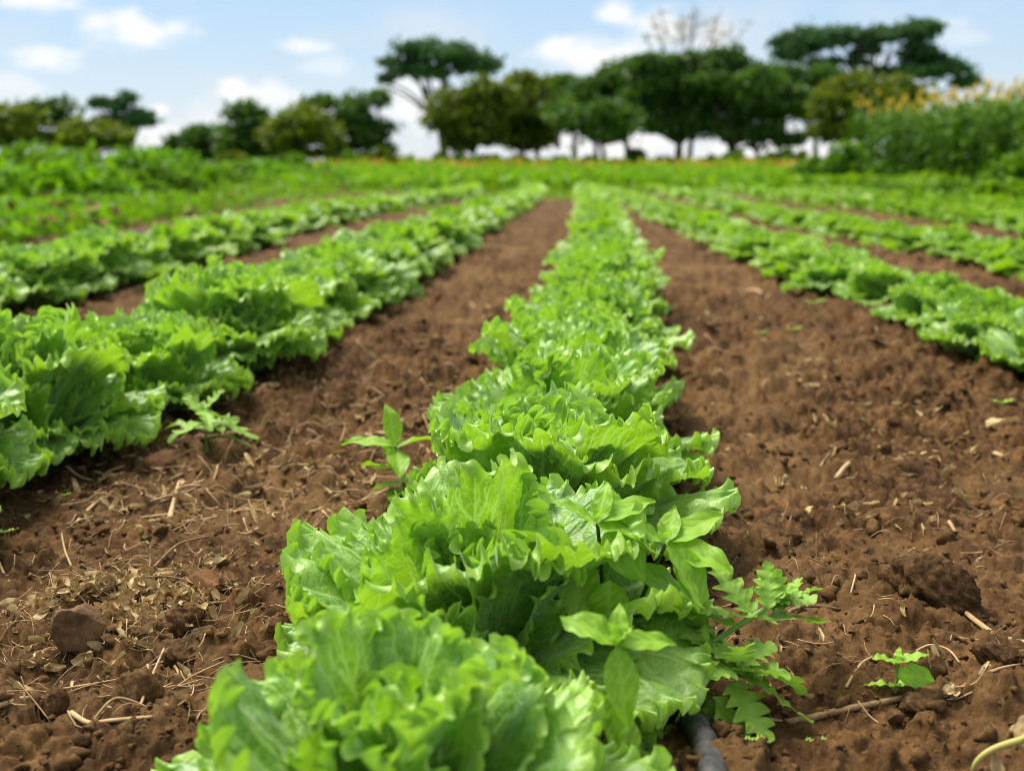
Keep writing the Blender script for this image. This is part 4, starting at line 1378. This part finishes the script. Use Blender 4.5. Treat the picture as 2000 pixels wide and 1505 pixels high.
def clod_field():
    rng = np.random.default_rng(12)
    n = 26000
    y = 1 / rng.uniform(1 / 5.0, 1 / 0.86, n)
    x = rng.uniform(-0.5, 0.5, n) * y * 0.98
    m = sstep(-0.35, 0.4, fbm(x * 2.3 + 9, y * 2.3, 21, 3)) * sstep(-0.5, 0.5, fbm(x * 9, y * 9, 27, 2))
    ok = rng.random(n) < 0.16 + 0.84 * m
    x, y = x[ok], y[ok]
    z = soil_h(x, y)
    s = 0.0013 + 0.0042 * rng.random(len(x)) ** 2.5 + 0.012 * rng.random(len(x)) ** 16
    s = s * (0.85 + 0.28 * np.clip(y - 1.1, 0, 3))
    shapes = []
    for k in range(60):
        v, f = I2 if k % 2 else I1
        v = v.copy()
        for q in range(5):
            d_ = rng.normal(size=3)
            d_ /= np.linalg.norm(d_)
            v = v - np.clip(v @ d_ - rng.uniform(0.4, 0.8), 0, None)[:, None] * d_ * 0.9
        v = v * (1 + 0.45 * vnoise(v[:, 0] * 2.2 + k * 3.1, v[:, 1] * 2.2 + v[:, 2] * 1.9, 3)[:, None] + 0.3 * vnoise(v[:, 0] * 5 + k * 1.7, v[:, 1] * 5 + v[:, 2] * 4, 4)[:, None])
        shapes.append((v, f))
    mb = MB()
    for k in range(len(x)):
        v, f = shapes[int(rng.integers(0, 30)) * 2 + (1 if s[k] > 0.003 else 0)]
        a = rng.uniform(0, 6.28)
        ca, sa = math.cos(a) * s[k], math.sin(a) * s[k]
        w = np.stack([v[:, 0] * ca - v[:, 1] * sa, v[:, 0] * sa + v[:, 1] * ca, v[:, 2] * s[k] * rng.uniform(.6, 1.0)], -1)
        mb.add(w + [x[k], y[k], z[k] + s[k] * 0.25], f)
    tag(put('soil_crumbs', mb.mesh('soil_crumbs', M['clod'], False)), 'loose crumbs of brown soil scattered over the tilled ground', None, None, 'stuff')


clod_field()


# ------------------------------------------------------------------ straw and dry plant remains
def straw_mesh(pts, r0, r1, n=12, sides=5):
    return MB().add(*tube(spline(pts, n), np.linspace(r0, r1, n), sides))


def gpt(px, py, lift=0.002):
    g = ground_at(px, py)
    return (g.x, g.y, gz(g.x, g.y) + lift)


def stem_thing(label, pts, r0, r1=None, mat='straw', name='straw', lifts=None, cat='straw'):
    pp = [gpt(px, py, (lifts[i] if lifts else 0.003)) for i, (px, py) in enumerate(pts)]
    o = np.array(pp[0])
    me = straw_mesh(np.array(pp) - o, r0, r1 if r1 else r0 * .7, 18, 6).mesh(name, M[mat])
    tag(put(name, me, None, tuple(o)), label, cat)


stem_thing('long brown dry stem lying in front of the upright seedling', [(1470, 1425), (1540, 1408), (1650, 1402), (1760, 1398), (1850, 1392), (1905, 1368), (1918, 1335)], .0042, .0022, 'twig')
stem_thing('split fibrous end of dry stem near the jagged weed', [(1395, 1465), (1440, 1438), (1490, 1420), (1540, 1410)], .002, .0012, 'straw')
stem_thing('long pale bent twig at the right edge below the big clod', [(1788, 1217), (1870, 1222), (1905, 1245), (1942, 1266), (2010, 1282)], .0028, .0035, 'straw')
stem_thing('thin straw standing out of the soil right of the jagged weed', [(1660, 1190), (1668, 1172), (1667, 1150)], .0012, .001, 'straw', lifts=[.002, .004, .006])
stem_thing('brown fibrous stalk below the jagged weed tip', [(1525, 1232), (1570, 1210), (1640, 1196)], .003, .0016, 'twig')
stem_thing('short oblique twig leaning beside the upright seedling', [(1650, 1385), (1675, 1365), (1700, 1340)], .0016, .001, 'straw', lifts=[.002, .006, .01])
stem_thing('curly straw loop above the round clod', [(1788, 1300), (1815, 1290), (1850, 1298), (1872, 1318)], .0014, .001, 'straw', lifts=[.002, .004, .005, .002])
stem_thing('thin straw bundle at the right edge', [(1920, 1345), (1960, 1338), (2010, 1320)], .0016, .001, 'straw')
stem_thing('second thin straw of the bundle at the right edge', [(1930, 1330), (1975, 1345), (2010, 1342)], .0013, .001, 'straw')
stem_thing('pale short stick lying on the right soil strip', [(1632, 950), (1655, 930), (1680, 908)], .0042, .0035, 'straw')
stem_thing('thin pale straw beyond the pale short stick', [(1715, 893), (1745, 886), (1775, 884)], .0026, .002, 'straw')
stem_thing('curled pale scrap on the right soil strip', [(1852, 1038), (1862, 1050), (1868, 1055), (1858, 1068)], .0028, .002, 'straw')
stem_thing('forked brown straw at the bottom left edge', [(-10, 1408), (50, 1388), (115, 1358)], .0032, .0024, 'straw')
stem_thing('long thin straight straw across the bottom left soil', [(48, 1348), (120, 1343), (245, 1332)], .0013, .001, 'straw')
stem_thing('curled dry vine looping over the bottom left soil', [(290, 1328), (300, 1345), (330, 1350), (380, 1340), (440, 1320)], .0012, .0009, 'straw', lifts=[.01, .004, .003, .006, .003])
stem_thing('thin vine arching down beside the curled vine', [(290, 1325), (330, 1302), (370, 1318), (378, 1370), (350, 1410)], .0009, .0006, 'straw', lifts=[.006, .007, .006, .005, .003])
stem_thing('straight straw leaning in the curled vine', [(275, 1400), (300, 1350), (322, 1300)], .0016, .0012, 'straw', lifts=[.002, .014, .018])
stem_thing('flat torn straw in front of the bottom left clods', [(140, 1400), (175, 1425), (220, 1432), (300, 1442)], .0026, .0016, 'straw')
stem_thing('thin twig above the flat torn straw', [(185, 1420), (230, 1405), (290, 1402)], .0014, .001, 'straw')
stem_thing('pale curled husk standing on the left furrow', [(332, 1022), (340, 1000), (352, 975)], .0052, .002, 'straw', lifts=[.002, .010, .022])
stem_thing('pale stick pointing to the first row on the left', [(150, 1030), (200, 980), (280, 938)], .0028, .002, 'straw')
stem_thing('straw lying flat across the left furrow', [(440, 998), (470, 995), (515, 990)], .0022, .0018, 'straw')
stem_thing('upright straw at the left edge of the litter', [(140, 1110), (128, 1085), (122, 1062)], .0016, .001, 'straw', lifts=[0, .006, .012])
stem_thing('straw slanting at the left edge of the picture', [(20, 1160), (8, 1130), (-6, 1105)], .0018, .0014, 'straw', lifts=[0, .008, .016])
stem_thing('brown stalk crossing the top of the dry litter', [(300, 1120), (350, 1085), (410, 1080)], .002, .0012, 'twig', lifts=[.004, .01, .016])
stem_thing('wiry orange-brown stalk over the dry litter', [(230, 1160), (320, 1150), (430, 1165)], .0014, .001, 'twig', lifts=[.012, .018, .01])
stem_thing('pale cane lying across the soil under the far lettuces', [(890, 497), (950, 494), (1015, 492)], .014, .012, 'straw')
stem_thing('thick pale cane between the first two rows on the left', [(205, 592), (250, 578), (300, 566)], .016, .012, 'straw')
stem_thing('pale cane leaning between far lettuces at left', [(558, 486), (575, 470), (596, 455)], .012, .01, 'straw')
stem_thing('pale straw scrap in the right furrow', [(1460, 575), (1480, 580), (1500, 588)], .008, .006, 'straw')


def dry_blade(label, px, py, az, L, W, seed, lift=0.004, el=5, mat='litter'):
    g = gpt(px, py, lift)
    v, f, a = ovate(L, W, 0.35, seed, fold=0.7)
    v = v + np.random.default_rng(seed).normal(size=v.shape) * 0.0006
    o = put('fallen_leaf', MB().add(v, f).mesh('fallen_leaf', M[mat]), None, g)
    o.rotation_euler = aim(math.radians(az), math.radians(el)).to_euler()
    tag(o, label, 'dry leaf')


dry_blade('pale pointed dry leaf lying by the rough dark clod', 352, 1268, 62, .046, .015, 5, .006, 12)
dry_blade('large pale dry leaf by the blurred seedling', 1925, 850, 75, .075, .04, 6, .006, 12)
dry_blade('small pale dry leaf scrap in the lower right corner', 1965, 1460, 70, .03, .01, 7)
dry_blade('dry leaf scrap behind the split straw end', 1835, 1395, 80, .02, .012, 8)


def dried_corner():
    b = gpt(1900, 1525, 0.0)
    root = empty('dried_plant', b, 'yellowing wilted plant stalk in the lower right corner', 'weed')
    B = np.array(b)
    Q = lambda px, py, Y: np.array(at(px, py, Y)) - B
    Y = b[1]
    c = spline([Q(1900, 1525, Y), Q(1905, 1490, Y), Q(1940, 1462, Y), Q(2010, 1440, Y)], 16)
    put('stem', MB().add(*tube(c, np.linspace(.0014, .0034, 16), 8)).mesh('stem', M['yellowstem']), root)
    for q, (px, py, az, el, L, W) in enumerate([(1940, 1468, 175, -62, .035, .012), (1965, 1462, 80, 10, .05, .016), (1975, 1452, 100, -30, .04, .014), (1985, 1450, 60, 30, .05, .018)]):
        v, f, a = ovate(L, W, .5, 70 + q, fold=.6)
        o = put('leaf', MB().add(v, f).mesh('leaf', M['litter']), root)
        o.matrix_local = Matrix.Translation(Q(px, py, Y)) @ aim(math.radians(az), math.radians(el))


dried_corner()


def straw_field():
    rng = np.random.default_rng(31)
    mb = MB()

    def scatter(n, gen, lmin, lmax, rmax):
        for k in range(n):
            x, y = gen()
            L = rng.uniform(lmin, lmax)
            a = rng.uniform(0, 6.28)
            d = np.array([math.cos(a), math.sin(a) * .9])
            xs = x + d[0] * L * np.array([-.5, 0, .5]) + rng.normal(size=3) * L * .06
            ys = y + d[1] * L * np.array([-.5, 0, .5]) + rng.normal(size=3) * L * .06
            zs = soil_h(xs, ys) + np.abs(rng.normal(size=3)) * 0.003 + .001
            if rng.random() < .2:
                zs[2] += rng.uniform(.004, .02)
            r = rng.uniform(.35, 1) * rmax
            v, f = tube(spline(np.stack([xs, ys, zs], -1), 6), np.linspace(r, r * .6, 6), 4)
            mb.add(v, f, slot=int(rng.random() < .35))

    def furrow(y0, y1, a0, a1):
        def g():
            y = 1 / rng.uniform(1 / y1, 1 / y0)
            return rng.uniform(a0, a1) * y + 0.0, y
        return g
    scatter(420, furrow(.95, 3.0, -.48, -.13), .012, .055, .0011)
    scatter(260, furrow(1.6, 4.5, -.34, -.05), .012, .06, .0016)
    scatter(190, furrow(.95, 3.0, .16, .46), .010, .045, .0010)
    scatter(200, furrow(2.5, 9, .10, .42), .02, .10, .003)
    scatter(160, furrow(3.5, 10, -.30, .0), .02, .10, .003)
    # litter pile
    c = ground_at(262, 1190)

    def pile():
        return c.x + rng.normal() * .062, c.y + rng.normal() * .075
    scatter(420, pile, .012, .065, .0009)
    scatter(520, furrow(1.5, 6.5, -.42, -.02), .02, .09, .0024)
    tag(put('straw_litter', mb.mesh('straw_litter', [M['straw'], M['twig']])), 'scattered bits of straw and dry stalks on the tilled soil', None, None, 'stuff')
    lf = MB()
    for k in range(1500):
        if k < 560:
            x, y = c.x + rng.normal() * .050, c.y - .01 + rng.normal() * .062
            lift = rng.uniform(0, .010)
        elif k < 760:
            y = 1 / rng.uniform(1 / 3.2, 1 / .95)
            x = (rng.uniform(-.48, -.12) if rng.random() < .65 else rng.uniform(.18, .46)) * y
            lift = .001
        else:
            y = 1 / rng.uniform(1 / 10, 1 / 1.5)
            x = (rng.uniform(-.42, -.02) if rng.random() < .65 else rng.uniform(.10, .46)) * y
            lift = .001
        s = rng.uniform(.0025, .0075) if k < 760 else rng.uniform(.004, .012)
        u, v_ = np.meshgrid(np.linspace(-1, 1, 4), np.linspace(-1, 1, 5))
        P_ = np.stack([u * s * (1 - .5 * v_ ** 2) * (.62 if k < 560 else .42), v_ * s * (1.5 if k < 560 else 1.9), .7 * s * vnoise(u * 1.3 + k, v_ * 1.3, 3) + s * .5 * u ** 2], -1).reshape(-1, 3)
        R = np.array(Euler((rng.normal() * .7, rng.normal() * .7, rng.uniform(0, 6.28))).to_matrix())
        lf.add(P_ @ R.T + [x, y, float(soil_h(np.array([x]), np.array([y]))[0]) + .003 + lift], grid_faces(5, 4))
    tag(put('dry_leaf_litter', lf.mesh('dry_leaf_litter', M['litter'])), 'crumpled pale dry leaves heaped between the stones', None, None, 'stuff')


straw_field()
